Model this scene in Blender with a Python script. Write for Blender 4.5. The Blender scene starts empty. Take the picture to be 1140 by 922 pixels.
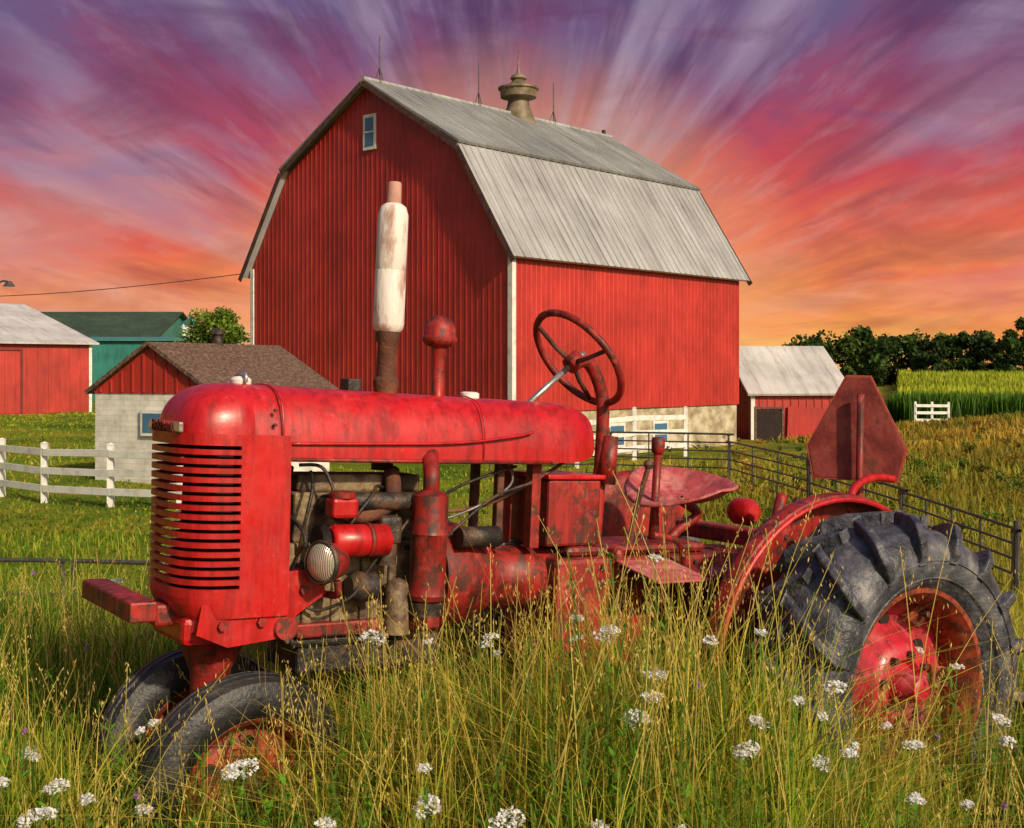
import bpy, math, random
import numpy as np
from mathutils import Vector, Matrix
random.seed(7); rng=np.random.default_rng(7)
S=bpy.context.scene
S.view_settings.view_transform='Standard'; S.view_settings.look='None'; S.view_settings.exposure=0
C=S.collection
# ---------------------------------------------------------------- helpers
def empty(name,loc=(0,0,0),rot=(0,0,0)):
    o=bpy.data.objects.new(name,None); o.empty_display_size=.3
    o.location=loc; o.rotation_euler=rot; C.objects.link(o); return o
def mk(name,v,f,mat,parent=None,smooth=False,loc=(0,0,0),rot=(0,0,0),bevel=0,cols=None):
    me=bpy.data.meshes.new(name); me.from_pydata([tuple(a) for a in v],[],[tuple(a) for a in f]); me.update()
    if mat: me.materials.append(mat)
    if smooth:
        for p in me.polygons: p.use_smooth=True
    o=bpy.data.objects.new(name,me); C.objects.link(o); o.location=loc; o.rotation_euler=rot
    if parent: o.parent=parent
    if bevel:
        b=o.modifiers.new('b','BEVEL'); b.width=bevel; b.segments=2; b.limit_method='ANGLE'
    return o
def boxvf(lo,hi):
    (a,b,c),(d,e,f)=lo,hi
    v=[(a,b,c),(d,b,c),(d,e,c),(a,e,c),(a,b,f),(d,b,f),(d,e,f),(a,e,f)]
    return v,[(0,3,2,1),(4,5,6,7),(0,1,5,4),(1,2,6,5),(2,3,7,6),(3,0,4,7)]
class MB:
    def __init__(s): s.v=[]; s.f=[]
    def add(s,v,f):
        n=len(s.v); s.v+=list(v); s.f+=[tuple(i+n for i in a) for a in f]
    def box(s,lo,hi): s.add(*boxvf(lo,hi))
    def hull(s,pts8): s.add(pts8,[(0,3,2,1),(4,5,6,7),(0,1,5,4),(1,2,6,5),(2,3,7,6),(3,0,4,7)])
    def tube(s,pts,r,n=8): s.add(*tubevf(pts,r,n))
    def obj(s,name,mat,parent=None,**k): return mk(name,s.v,s.f,mat,parent,**k)
def tubevf(pts,r,n=10,cap=True):
    pts=[Vector(p) for p in pts]; m=len(pts)
    rs=r if isinstance(r,(list,tuple)) else [r]*m
    v=[];f=[]; prev=None
    for i,p in enumerate(pts):
        t=(pts[min(i+1,m-1)]-pts[max(i-1,0)]).normalized()
        if prev is None:
            a=Vector((0,0,1)) if abs(t.z)<.9 else Vector((1,0,0))
            u=t.cross(a).normalized()
        else:
            u=(prev-t*prev.dot(t)).normalized()
        prev=u; w=t.cross(u)
        for k in range(n):
            an=2*math.pi*k/n; v.append(tuple(p+(u*math.cos(an)+w*math.sin(an))*rs[i]))
    for i in range(m-1):
        for k in range(n):
            k2=(k+1)%n; f.append((i*n+k,i*n+k2,(i+1)*n+k2,(i+1)*n+k))
    if cap: f.append(tuple(range(n))[::-1]); f.append(tuple((m-1)*n+k for k in range(n)))
    return v,f
def smoothpath(p,k=6):
    p=[Vector(a) for a in p]; q=[p[0]]+p+[p[-1]]; out=[]
    for i in range(1,len(q)-2):
        for j in range(k):
            t=j/k; a,b,c,d=q[i-1],q[i],q[i+1],q[i+2]
            out.append(.5*((2*b)+(c-a)*t+(2*a-5*b+4*c-d)*t*t+(3*b-a-3*c+d)*t**3))
    out.append(p[-1]); return out
def lathevf(prof,n=40,axis='y',c=(0,0,0)):
    v=[];f=[];m=len(prof)
    for i in range(n):
        a=2*math.pi*i/n
        for h,r in prof:
            if axis=='y': v.append((c[0]+r*math.cos(a),c[1]+h,c[2]+r*math.sin(a)))
            elif axis=='x': v.append((c[0]+h,c[1]+r*math.cos(a),c[2]+r*math.sin(a)))
            else: v.append((c[0]+r*math.cos(a),c[1]+r*math.sin(a),c[2]+h))
    for i in range(n):
        j=(i+1)%n
        for k in range(m-1): f.append((i*m+k,j*m+k,j*m+k+1,i*m+k+1))
    return v,f
# ---------------------------------------------------------------- materials
def newmat(name):
    m=bpy.data.materials.new(name); m.use_nodes=True
    nt=m.node_tree; b=nt.nodes['Principled BSDF']; return m,nt.nodes,nt.links,b
def coords(N,L,scale=(1,1,1),kind='Object'):
    t=N.new('ShaderNodeTexCoord'); mp=N.new('ShaderNodeMapping'); mp.inputs['Scale'].default_value=scale
    L.new(t.outputs[kind],mp.inputs['Vector']); return mp.outputs['Vector']
def noise(N,L,vec,scale,detail=6,rough=.6,dist=0):
    n=N.new('ShaderNodeTexNoise'); n.inputs['Scale'].default_value=scale; n.inputs['Detail'].default_value=detail
    n.inputs['Roughness'].default_value=rough; n.inputs['Distortion'].default_value=dist
    L.new(vec,n.inputs['Vector']); return n.outputs['Fac']
def ramp(N,L,fac,stops,interp='LINEAR'):
    r=N.new('ShaderNodeValToRGB'); e=r.color_ramp; e.interpolation=interp
    while len(e.elements)<len(stops): e.elements.new(.5)
    for el,(p,c) in zip(e.elements,stops):
        el.position=p; el.color=(c,c,c,1) if not isinstance(c,tuple) else (*c,1)
    L.new(fac,r.inputs['Fac']); return r.outputs['Color']
def mix(N,L,fac,a,b,typ='MIX'):
    m=N.new('ShaderNodeMix'); m.data_type='RGBA'; m.blend_type=typ
    for s,i in ((fac,0),(a,6),(b,7)):
        if isinstance(s,(int,float)): m.inputs[i].default_value=s
        elif isinstance(s,tuple): m.inputs[i].default_value=(*s,1)
        else: L.new(s,m.inputs[i])
    return m.outputs[2]
def bump(N,L,b,fac,strength,dist=.01):
    n=N.new('ShaderNodeBump'); n.inputs['Strength'].default_value=strength; n.inputs['Distance'].default_value=dist
    L.new(fac,n.inputs['Height']); L.new(n.outputs['Normal'],b.inputs['Normal'])
def nmat(name,stops,scale=5,rough=.7,bumpv=0,bscale=60,stretch=(1,1,1),metal=0,bd=.01,detail=5):
    m,N,L,b=newmat(name); v=coords(N,L,stretch)
    L.new(ramp(N,L,noise(N,L,v,scale,detail),stops),b.inputs['Base Color'])
    b.inputs['Roughness'].default_value=rough; b.inputs['Metallic'].default_value=metal
    if bumpv: bump(N,L,b,noise(N,L,v,bscale,3),bumpv,bd)
    return m
def paint(name,c1,c2,faded,rust,fa=.6,ra=.64,rough=.38,sc=1.0,spec=.5,coat=0,chips=.62,grime=.75):
    m,N,L,b=newmat(name); v=coords(N,L)
    base=mix(N,L,ramp(N,L,noise(N,L,v,3*sc,3),[(.35,0.),(.65,1.)]),c1,c2)
    f=ramp(N,L,noise(N,L,v,9*sc,7,.7),[(fa-.06,0.),(fa+.10,.7)])
    base=mix(N,L,f,base,faded)
    s=ramp(N,L,noise(N,L,v,60*sc,5,.8,1.),[(chips,0.),(chips+.06,.7)])
    base=mix(N,L,s,base,faded)
    r=ramp(N,L,noise(N,L,v,22*sc,7,.72,.5),[(ra-.02,0.),(ra+.03,.9)])
    base=mix(N,L,r,base,rust)
    vr=coords(N,L,(14,14,1.6)); g2=ramp(N,L,noise(N,L,vr,2.2*sc,4,.65),[(.35,.45),(.55,1.)])
    base=mix(N,L,grime,base,g2,'MULTIPLY')
    L.new(base,b.inputs['Base Color'])
    rr=N.new('ShaderNodeMapRange'); L.new(noise(N,L,v,14*sc,5,.7),rr.inputs[0])
    rr.inputs[1].default_value=.3; rr.inputs[2].default_value=.7; rr.inputs[3].default_value=rough-.12; rr.inputs[4].default_value=rough+.22
    L.new(rr.outputs[0],b.inputs['Roughness']); b.inputs['Specular IOR Level'].default_value=spec
    b.inputs['Coat Weight'].default_value=coat; b.inputs['Coat Roughness'].default_value=.25
    bump(N,L,b,noise(N,L,v,35*sc,5,.7),.2,.004)
    return m
RED=paint('tractor_red',(.56,.011,.014),(.40,.007,.009),(.66,.10,.09),(.13,.022,.012),fa=.64,ra=.66,rough=.34,coat=.18,chips=.635)
RED2=paint('tractor_red_worn',(.38,.016,.013),(.22,.011,.009),(.48,.10,.075),(.075,.024,.014),fa=.60,ra=.53,rough=.5,chips=.62,grime=.95)
RIM=paint('rim_rust',(.42,.045,.015),(.28,.045,.016),(.42,.12,.05),(.11,.03,.015),fa=.55,ra=.51,rough=.65)
HUB=paint('hub_red',(.54,.018,.045),(.40,.014,.026),(.60,.14,.16),(.13,.03,.02),fa=.56,ra=.58,rough=.4,coat=.1,chips=.61)
PINK=paint('step_faded',(.52,.10,.11),(.42,.055,.06),(.65,.26,.24),(.16,.045,.03),fa=.5,ra=.62,rough=.5)
RUST=nmat('rust_iron',[(.3,(.03,.015,.012)),(.5,(.10,.035,.02)),(.7,(.22,.08,.04))],12,.8,.4,80)
IRON=nmat('grimy_iron',[(.3,(.008,.008,.009)),(.5,(.025,.02,.018)),(.62,(.09,.05,.03)),(.75,(.16,.06,.03))],14,.55,.5,60)
BLOCK=nmat('engine_block',[(.3,(.03,.018,.012)),(.45,(.09,.05,.03)),(.58,(.26,.19,.10)),(.66,(.10,.05,.03)),(.75,(.18,.04,.02))],11,.6,.6,50)
MUFF=nmat('muffler_white',[(.3,(.30,.14,.11)),(.42,(.52,.38,.34)),(.50,(.72,.65,.62)),(.8,(.78,.74,.72))],18,.6,.4,40,(1,1,.35))
CHROME=nmat('bare_steel',[(.3,(.35,.33,.32)),(.6,(.62,.6,.58))],20,.3,.1,60,metal=.8)
TYRE=nmat('tyre_rubber',[(.3,(.018,.019,.026)),(.45,(.042,.044,.058)),(.58,(.085,.088,.11)),(.72,(.20,.19,.195))],12,.48,.8,45)
TYRE2=nmat('tyre_rubber_front',[(.3,(.010,.010,.012)),(.55,(.026,.026,.03)),(.8,(.09,.08,.065))],9,.5,.4,60)
DARK=nmat('dark_cavity',[(.3,(.01,.006,.006)),(.7,(.03,.015,.012))],8,.9)
LENS,N,L,b=newmat('lamp_glass'); b.inputs['Base Color'].default_value=(.50,.46,.38,1); b.inputs['Roughness'].default_value=.15; b.inputs['Metallic'].default_value=.4
v=coords(N,L); w=N.new('ShaderNodeTexWave'); w.inputs['Scale'].default_value=50; w.bands_direction='Y'; L.new(v,w.inputs['Vector']); bump(N,L,b,w.outputs['Fac'],.5,.004)
WHITE=nmat('white_paint',[(.3,(.5,.48,.44)),(.5,(.72,.71,.68)),(.8,(.8,.79,.77))],4,.6,.2,40)
SMV=nmat('sign_faded_red',[(.3,(.10,.014,.012)),(.45,(.20,.026,.022)),(.58,(.27,.05,.04)),(.68,(.13,.035,.022)),(.8,(.3,.09,.06))],11,.55,.2,60,detail=8)
SMVE=nmat('sign_edge_red',[(.3,(.30,.03,.025)),(.55,(.40,.07,.05)),(.7,(.2,.05,.03))],14,.5,.15,60)
def siding(name,c1,c2,c3,rough=.5):
    m,N,L,b=newmat(name); v=coords(N,L,(1,1,.12)); v2=coords(N,L,(.35,.35,.35))
    a=ramp(N,L,noise(N,L,v,7,5,.7),[(.3,c1),(.52,c2),(.75,c3)])
    d=ramp(N,L,noise(N,L,v2,1.6,4,.6),[(.3,.62),(.65,1.08)])
    L.new(mix(N,L,1.,a,d,'MULTIPLY'),b.inputs['Base Color']); b.inputs['Roughness'].default_value=rough
    bump(N,L,b,noise(N,L,v2,3,3),.2,.06); return m
BARNR=siding('barn_red_siding',(.36,.026,.020),(.47,.032,.026),(.54,.055,.04),.42)
SHEDR=siding('shed_red_siding',(.34,.022,.016),(.46,.034,.022),(.52,.05,.03))
def roofmat(name,stops,str=(1,1,1),sc=2,metal=.1):
    m,N,L,b=newmat(name); v=coords(N,L,str); v2=coords(N,L)
    a=ramp(N,L,noise(N,L,v,sc,7,.75),stops)
    d=ramp(N,L,noise(N,L,v2,.5,4),[(.3,.72),(.65,1.1)])
    L.new(mix(N,L,1.,a,d,'MULTIPLY'),b.inputs['Base Color']); b.inputs['Roughness'].default_value=.5; b.inputs['Metallic'].default_value=metal
    return m
ROOF=roofmat('barn_roof_metal',[(.3,(.18,.15,.14)),(.42,(.33,.33,.33)),(.6,(.45,.46,.47)),(.8,(.55,.56,.57))],(3,.15,.15))
ROOF2=roofmat('shed_roof_metal',[(.3,(.4,.36,.33)),(.5,(.66,.64,.62)),(.8,(.74,.73,.72))],(2,.2,.2))
ROOFG=roofmat('green_roof',[(.3,(.028,.05,.020)),(.6,(.05,.085,.032))],(1,1,1),2,0)
TEAL=siding('teal_siding',(.025,.16,.14),(.035,.23,.20),(.05,.26,.24))
SHING=nmat('shingles',[(.3,(.04,.025,.018)),(.5,(.12,.07,.05)),(.7,(.26,.16,.12))],14,.9,.8,30,(1,1,1),bd=.03)
STONE=nmat('foundation_stone',[(.25,(.16,.12,.075)),(.45,(.34,.28,.18)),(.6,(.52,.46,.33)),(.8,(.6,.57,.48))],2.2,.9,.8,6,bd=.08)
WBRICK,N,L,b=newmat('whitewashed_brick'); v=coords(N,L,(1,1,1))
bt=N.new('ShaderNodeTexBrick'); bt.inputs['Scale'].default_value=2.2; bt.inputs['Mortar Size'].default_value=.010
sx=N.new('ShaderNodeSeparateXYZ'); cx=N.new('ShaderNodeCombineXYZ'); ad=N.new('ShaderNodeMath'); L.new(v,sx.inputs[0]); L.new(sx.outputs[0],ad.inputs[0]); L.new(sx.outputs[1],ad.inputs[1]); L.new(ad.outputs[0],cx.inputs[0]); L.new(sx.outputs[2],cx.inputs[1]); L.new(cx.outputs[0],bt.inputs['Vector'])
bt.inputs['Color1'].default_value=(.80,.77,.72,1); bt.inputs['Color2'].default_value=(.70,.67,.62,1); bt.inputs['Mortar'].default_value=(.58,.54,.48,1)
L.new(mix(N,L,1.,bt.outputs['Color'],ramp(N,L,noise(N,L,v,3,4),[(.3,.7),(.6,1.)]),'MULTIPLY'),b.inputs['Base Color']); b.inputs['Roughness'].default_value=.9
GLASS,N,L,b=newmat('window_glass'); b.inputs['Base Color'].default_value=(.06,.16,.28,1); b.inputs['Roughness'].default_value=.08
GATE=nmat('gate_steel',[(.3,(.03,.028,.03)),(.6,(.075,.065,.06)),(.8,(.16,.08,.05))],8,.5,.1,30)
BARK=nmat('bark',[(.3,(.04,.03,.02)),(.7,(.12,.09,.06))],6,.9,.5,20)
def leafmat(name,trans=.35,rough=.55):
    m=bpy.data.materials.new(name); m.use_nodes=True; N=m.node_tree.nodes; L=m.node_tree.links
    b=N['Principled BSDF']; out=N['Material Output']
    a=N.new('ShaderNodeVertexColor'); a.layer_name='Col'
    L.new(a.outputs['Color'],b.inputs['Base Color']); b.inputs['Roughness'].default_value=rough; b.inputs['Specular IOR Level'].default_value=.2
    t=N.new('ShaderNodeBsdfTranslucent'); L.new(a.outputs['Color'],t.inputs['Color'])
    ms=N.new('ShaderNodeMixShader'); ms.inputs[0].default_value=trans
    L.new(b.outputs[0],ms.inputs[1]); L.new(t.outputs[0],ms.inputs[2]); L.new(ms.outputs[0],out.inputs['Surface']); return m
LEAF=leafmat('foliage'); GRASS=leafmat('grass_blades',.35); PETAL=leafmat('petals',.3)
def npmesh(name,V,F,cols,mat,parent=None,smooth=False):
    me=bpy.data.meshes.new(name); n=len(V); m=len(F)
    me.vertices.add(n); me.vertices.foreach_set('co',np.asarray(V,dtype=np.float32).ravel())
    k=F.shape[1]
    me.loops.add(m*k); me.loops.foreach_set('vertex_index',F.astype(np.int32).ravel())
    me.polygons.add(m); me.polygons.foreach_set('loop_start',(np.arange(m)*k).astype(np.int32)); me.polygons.foreach_set('loop_total',np.full(m,k,dtype=np.int32))
    me.update(calc_edges=True)
    ca=me.color_attributes.new('Col','FLOAT_COLOR','POINT')
    ca.data.foreach_set('color',np.hstack([cols,np.ones((n,1))]).astype(np.float32).ravel())
    me.materials.append(mat); me.validate()
    o=bpy.data.objects.new(name,me); C.objects.link(o)
    if parent: o.parent=parent
    return o
# ---------------------------------------------------------------- terrain
def ss(a,b,t):
    t=np.clip((np.asarray(t,dtype=float)-a)/(b-a),0,1); return t*t*(3-2*t)
def G(x,y):
    x=np.asarray(x,dtype=float); y=np.asarray(y,dtype=float)
    wr=ss(-4,14,x)
    z=-.04*np.clip(x,-4,4)*(1-ss(5,12,y))
    z=z-1.0*ss(4.8,13,y)
    z=z+.42*ss(26,60,y)*(1-wr)
    z=z-1.3*ss(40,85,y)*wr+1.5*ss(90,200,y)*wr
    z=z+.81*ss(14,34,y)*ss(9,22,x)*(1-ss(40,70,y))
    z=z+.03*np.sin(x*1.3+y*.7)*ss(5,9,y)+.05*np.sin(x*.31-y*.23)*ss(6,15,y)
    return z
def gz(x,y): return float(G(x,y))
def axis(lo,hi,c,n,k):
    t=np.linspace(-1,1,n); s=np.sinh(t*k)/np.sinh(k)
    return np.where(s<0,c+(c-lo)*s,c+(hi-c)*s)
ax_=axis(-1500,1500,0,240,6.5); ay_=axis(-300,3500,6,280,7)
XX,YY=np.meshgrid(ax_,ay_); ZZ=G(XX,YY)
V=np.stack([XX.ravel(),YY.ravel(),ZZ.ravel()],1)
nx=len(ax_); ny=len(ay_)
I=np.arange((ny-1)*(nx-1)); r=I//(nx-1); c=I%(nx-1); a=r*nx+c
F=np.stack([a,a+1,a+nx+1,a+nx],1)
GR,N,L,b=newmat('meadow_ground')
v=coords(N,L)
base=ramp(N,L,noise(N,L,v,.35,6,.65),[(.3,(.07,.13,.010)),(.45,(.15,.23,.016)),(.56,(.28,.29,.025)),(.7,(.40,.32,.04))])
fine=ramp(N,L,noise(N,L,v,9,5,.75),[(.3,.45),(.7,1.25)])
base=mix(N,L,1.,base,fine,'MULTIPLY')
sx=N.new('ShaderNodeSeparateXYZ'); L.new(v,sx.inputs[0])
mr=N.new('ShaderNodeMapRange'); L.new(sx.outputs[0],mr.inputs[0]); mr.inputs[1].default_value=2; mr.inputs[2].default_value=12
hill=ramp(N,L,noise(N,L,v,.5,6,.7),[(.3,(.06,.11,.013)),(.45,(.18,.20,.025)),(.60,(.44,.25,.035)),(.72,(.12,.17,.02))])
hill=mix(N,L,1.,hill,fine,'MULTIPLY')
m2=N.new('ShaderNodeMath'); m2.operation='MULTIPLY'; L.new(mr.outputs[0],m2.inputs[0]); m2.inputs[1].default_value=.8
base=mix(N,L,m2.outputs[0],base,hill)
L.new(base,b.inputs['Base Color']); b.inputs['Roughness'].default_value=.95; b.inputs['Specular IOR Level'].default_value=.1
bump(N,L,b,noise(N,L,v,12,5,.8),.8,.08)
go=npmesh('ground',V,F,np.ones((len(V),3))*.1,GR)
for p in go.data.polygons: p.use_smooth=True
# ---------------------------------------------------------------- grass
def vn(x,y,s,seed):
    r_=np.random.default_rng(seed); tab=r_.uniform(0,1,(64,64)); X=np.asarray(x)*s+100; Y=np.asarray(y)*s+100
    i=np.floor(X).astype(int); j=np.floor(Y).astype(int); fx=X-i; fy=Y-j; fx=fx*fx*(3-2*fx); fy=fy*fy*(3-2*fy)
    g=lambda a,b_: tab[a%64,b_%64]
    return (g(i,j)*(1-fx)+g(i+1,j)*fx)*(1-fy)+(g(i,j+1)*(1-fx)+g(i+1,j+1)*fx)*fy
def blades(x,y,h,w,col,lean=.35,seg=4,tipcol=None,z0=None):
    n=len(x); z=G(x,y) if z0 is None else z0
    la=rng.uniform(0,2*np.pi,n); lm=np.abs(rng.normal(0,lean,n)); fa=rng.uniform(0,np.pi,n)
    t=np.linspace(0,1,seg+1); cv=rng.uniform(1.6,3.2,n)
    Vs=np.zeros((n,seg+1,2,3)); Cs=np.zeros((n,seg+1,2,3))
    for i,tt in enumerate(t):
        hor=h*lm*tt**cv; up=h*(tt-.25*np.minimum(lm,1.2)*tt**(cv))
        cx=x+np.cos(la)*hor; cy=y+np.sin(la)*hor; cz=z-.02+up
        ww=w*(1-tt**1.8)*.5+.0003
        dx=np.cos(fa)*ww; dy=np.sin(fa)*ww
        Vs[:,i,0]=np.stack([cx-dx,cy-dy,cz],1); Vs[:,i,1]=np.stack([cx+dx,cy+dy,cz],1)
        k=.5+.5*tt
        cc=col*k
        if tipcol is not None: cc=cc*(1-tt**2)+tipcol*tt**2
        Cs[:,i,0]=cc; Cs[:,i,1]=cc
    base=(np.arange(n)*(seg+1)*2)[:,None]; s=np.arange(seg)[None,:]*2
    a=(base+s).ravel(); F=np.stack([a,a+1,a+3,a+2],1)
    return Vs.reshape(-1,3),F,Cs.reshape(-1,3)
def join(parts):
    Vs,Fs,Cs=[],[],[]; n=0
    for v_,f_,c_ in parts: Vs.append(v_); Fs.append(f_+n); Cs.append(c_); n+=len(v_)
    return np.vstack(Vs),np.vstack(Fs),np.vstack(Cs)
pal=np.array([(.085,.21,.012),(.16,.32,.018),(.28,.41,.025),(.46,.46,.04),(.64,.50,.09),(.04,.12,.012)])
def pick(n,p):
    c=pal[rng.choice(len(pal),n,p=p)]; return c*rng.uniform(.7,1.2,(n,1))
def gauss(x,y,cx,cy,sx,sy): return np.exp(-((x-cx)/sx)**2-((y-cy)/sy)**2)
def Hf(x,y):
    h=.43+.20*(vn(x,y,1.7,5)-.5)+.10*(vn(x,y,4.5,6)-.5)
    h=h+.38*gauss(x,y,.42,3.35,.5,.55)+.20*gauss(x,y,-.05,3.2,.4,.5)+.12*gauss(x,y,1.9,4.2,.5,.8)
    h=h-.09*gauss(x,y,-.75,2.7,.30,.7)-.07*gauss(x,y,1.1,3.1,.35,.5)+.08*gauss(x,y,-1.4,4.2,.5,.8)
    return h
parts=[]
def clumpy(n,x0,x1,y0,y1,nc,spread):
    cx=rng.uniform(x0,x1,nc); cy=rng.uniform(y0,y1,nc); k=rng.integers(0,nc,n)
    return cx[k]+rng.normal(0,spread,n), cy[k]+rng.normal(0,spread,n), k
n=40000
x=rng.uniform(-2.6,2.9,n); y=rng.uniform(2.1,6.2,n)
h=Hf(x,y)*rng.uniform(.4,1.05,n)
tone=(.45+1.0*vn(x,y,2.3,11))[:,None]*np.stack([.8+.5*vn(x,y,1.1,3),np.ones(n),np.ones(n)],1)
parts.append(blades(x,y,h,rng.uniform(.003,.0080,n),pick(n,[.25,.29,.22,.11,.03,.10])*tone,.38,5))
n=22000
x,y,k=clumpy(n,-2.4,2.7,2.3,6,300,.045); ccl=pick(300,[.16,.26,.28,.18,.07,.05])[k]
h=Hf(x,y)*rng.uniform(.6,1.22,n)
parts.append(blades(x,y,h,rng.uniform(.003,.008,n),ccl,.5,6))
n=3800
x=rng.uniform(-2.2,2.6,n); y=rng.uniform(2.4,5.5,n); h=Hf(x,y)*rng.uniform(.9,1.35,n)
parts.append(blades(x,y,h,rng.uniform(.0015,.0034,n),np.array([.70,.52,.11])*rng.uniform(.7,1.2,(n,1)),.3,6))
n=1700
x=rng.normal(.35,.5,n); y=rng.uniform(2.9,3.7,n); h=Hf(x,y)*rng.uniform(.7,1.15,n)
parts.append(blades(x,y,h,rng.uniform(.005,.010,n),np.array([.64,.52,.07])*rng.uniform(.6,1.2,(n,1)),.8,7))
n=38000
y=6+ (rng.uniform(0,1,n)**1.5)*12; x=rng.uniform(-.55,.55,n)*y*1.05
side=ss(-2,3,x)[:,None]
cc=pick(n,[.08,.24,.34,.27,.06,.01]); cc=cc*(1-side*.5)+side*.5*np.array([.50,.34,.06]); cc*=(.6+.8*vn(x,y,.6,21))[:,None]
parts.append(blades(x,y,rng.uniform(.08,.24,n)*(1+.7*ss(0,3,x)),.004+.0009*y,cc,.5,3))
n=40000
y=18+(rng.uniform(0,1,n)**1.3)*42; x=rng.uniform(-.5,.5,n)*y
side=ss(-2,5,x)[:,None]*(.25+.75*vn(x,y,.13,9))[:,None]; cc=pick(n,[.05,.22,.36,.32,.05,.0]); cc=cc*(1-side*.85)+side*.85*np.array([.56,.32,.05]); cc*=(.6+.8*vn(x,y,.25,22))[:,None]
keep=~((np.abs(x)<9)&(y>31)&(y<50))
hh_=rng.uniform(.05,.13,n)*(1+1.8*ss(0,5,x))
parts.append(blades(x[keep],y[keep],hh_[keep],.012+.0012*y[keep],cc[keep],.5,2))
V,F,Cc=join(parts)
npmesh('meadow_grass',V,F,Cc,GRASS)
def quads(cx,cy,cz,sx,sz,cols):
    n=len(cx); a=rng.uniform(0,np.pi,n); b_=rng.uniform(-.6,.6,n)
    u=np.stack([np.cos(a)*np.cos(b_),np.sin(a)*np.cos(b_),np.sin(b_)],1)*sx[:,None]
    w=np.stack([rng.normal(0,.35,n),rng.normal(0,.35,n),np.ones(n)],1); w/=np.linalg.norm(w,axis=1)[:,None]; w*=sz[:,None]
    c0=np.stack([cx,cy,cz],1)
    V=np.stack([c0-w,c0+u,c0+w,c0-u],1).reshape(-1,3)
    F=(np.arange(n)*4)[:,None]+np.arange(4)[None,:]
    return V,F,np.repeat(cols,4,0)
parts=[]
nst=780
sx_=rng.uniform(-2,2.4,nst); sy_=rng.uniform(2.6,5,nst); sh=Hf(sx_,sy_)*rng.uniform(1.0,1.45,nst)
extra=[(.50,3.2,1.02),(.62,3.3,.98),(.40,3.15,.93),(1.02,3.3,1.05),(1.10,3.35,.96),(.95,3.25,.9),(1.35,3.2,.85),(.2,3.1,.86),(1.48,3.4,.86),(.08,3.0,.88),(.3,3.3,.95),(.75,3.3,.9),(-.1,3.0,.8),(1.2,3.2,.8),(.55,3.4,1.0),(.0,3.1,.9),(.15,3.2,.95),(-.05,3.2,.92),(.65,3.1,.9),(.25,3.0,.9),(-1.25,3.0,.62),(-.95,2.9,.66),(-.6,2.9,.6),(-1.1,3.1,.7)]
for (a1,a2,a3) in extra:
    sx_=np.append(sx_,a1); sy_=np.append(sy_,a2); sh=np.append(sh,a3)
nst=len(sx_); lx=rng.normal(0,.16,nst)*sh; ly=rng.normal(0,.12,nst)*sh; gb=G(sx_,sy_)
T=np.linspace(0,1,8)
for i in range(nst):
    px=sx_[i]+lx[i]*T**2; py=sy_[i]+ly[i]*T**2; pz=gb[i]+sh[i]*T
    w=.0015*(1.2-T*.6); col=np.array([.58,.47,.11])*random.uniform(.7,1.2)
    Vv=np.zeros((8,2,3)); Vv[:,0]=np.stack([px-w,py,pz],1); Vv[:,1]=np.stack([px+w,py,pz],1)
    s=np.arange(7)*2; parts.append((Vv.reshape(-1,3),np.stack([s,s+1,s+3,s+2],1),np.tile(col,(16,1))))
    m=random.randint(20,40); tt=rng.uniform(.76,1.02,m); sp=(1.03-tt)*.12*sh[i]+.002
    qx=sx_[i]+lx[i]*tt**2+rng.normal(0,1,m)*sp; qy=sy_[i]+ly[i]*tt**2+rng.normal(0,1,m)*sp; qz=gb[i]+sh[i]*tt
    c2=np.array([.66,.50,.14])*rng.uniform(.6,1.3,(m,1))
    parts.append(quads(qx,qy,qz,np.full(m,.0018),rng.uniform(.004,.009,m),c2))
V,F,Cc=join(parts); npmesh('grass_seed_heads',V,F,Cc,GRASS)
# wildflowers (umbels)
fl=[(-.343,3.1,.747,.034),(.2325,3.1,.758,.036),(.343,3.0,.68,.030),(.29,2.9,.602,.032),(.327,2.95,.639,.024),(.539,2.9,.53,.030),(.58,2.95,.578,.022),(.771,3.0,.65,.030),(-.6,2.8,.52,.036),(-.176,2.6,.503,.030),(-.009,2.5,.511,.034),(-.98,2.6,.484,.04),(-1.052,2.9,.445,.03),(-.978,2.9,.414,.018),(-1.748,5.5,.48,.05),(1.324,3.4,.458,.024),(1.30,3.3,.43,.02),(.996,3.1,.479,.018),(.739,3.0,.468,.022),(-1.31,3.4,.373,.022),(-.40,2.7,.43,.02),(-.66,2.95,.46,.02),(.35,2.6,.45,.014),(1.05,2.9,.40,.014),(-.2,2.85,.5,.014),(-1.22,3.2,.42,.018),(-.85,2.5,.42,.018),(.18,2.6,.46,.018),(.62,2.55,.42,.02),(.9,2.8,.45,.018),(-1.12,2.75,.50,.02)]
for i in range(30):
    a2=random.uniform(2.7,4.6); a1=random.uniform(-.41,.41)*a2
    fl.append((a1,a2,gz(a1,a2)+float(Hf(a1,a2))*random.uniform(.9,1.08),random.uniform(.009,.02)))
parts=[]
def stem(x0,y0,z0,x1,y1,z1,w,col):
    t=np.linspace(0,1,6); px=x0+(x1-x0)*t**1.5; py=y0+(y1-y0)*t; pz=z0+(z1-z0)*t
    Vv=np.zeros((6,2,3)); Vv[:,0]=np.stack([px-w,py,pz],1); Vv[:,1]=np.stack([px+w,py,pz],1)
    s=np.arange(5)*2; return (Vv.reshape(-1,3),np.stack([s,s+1,s+3,s+2],1),np.tile(np.array(col),(12,1)))
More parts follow.
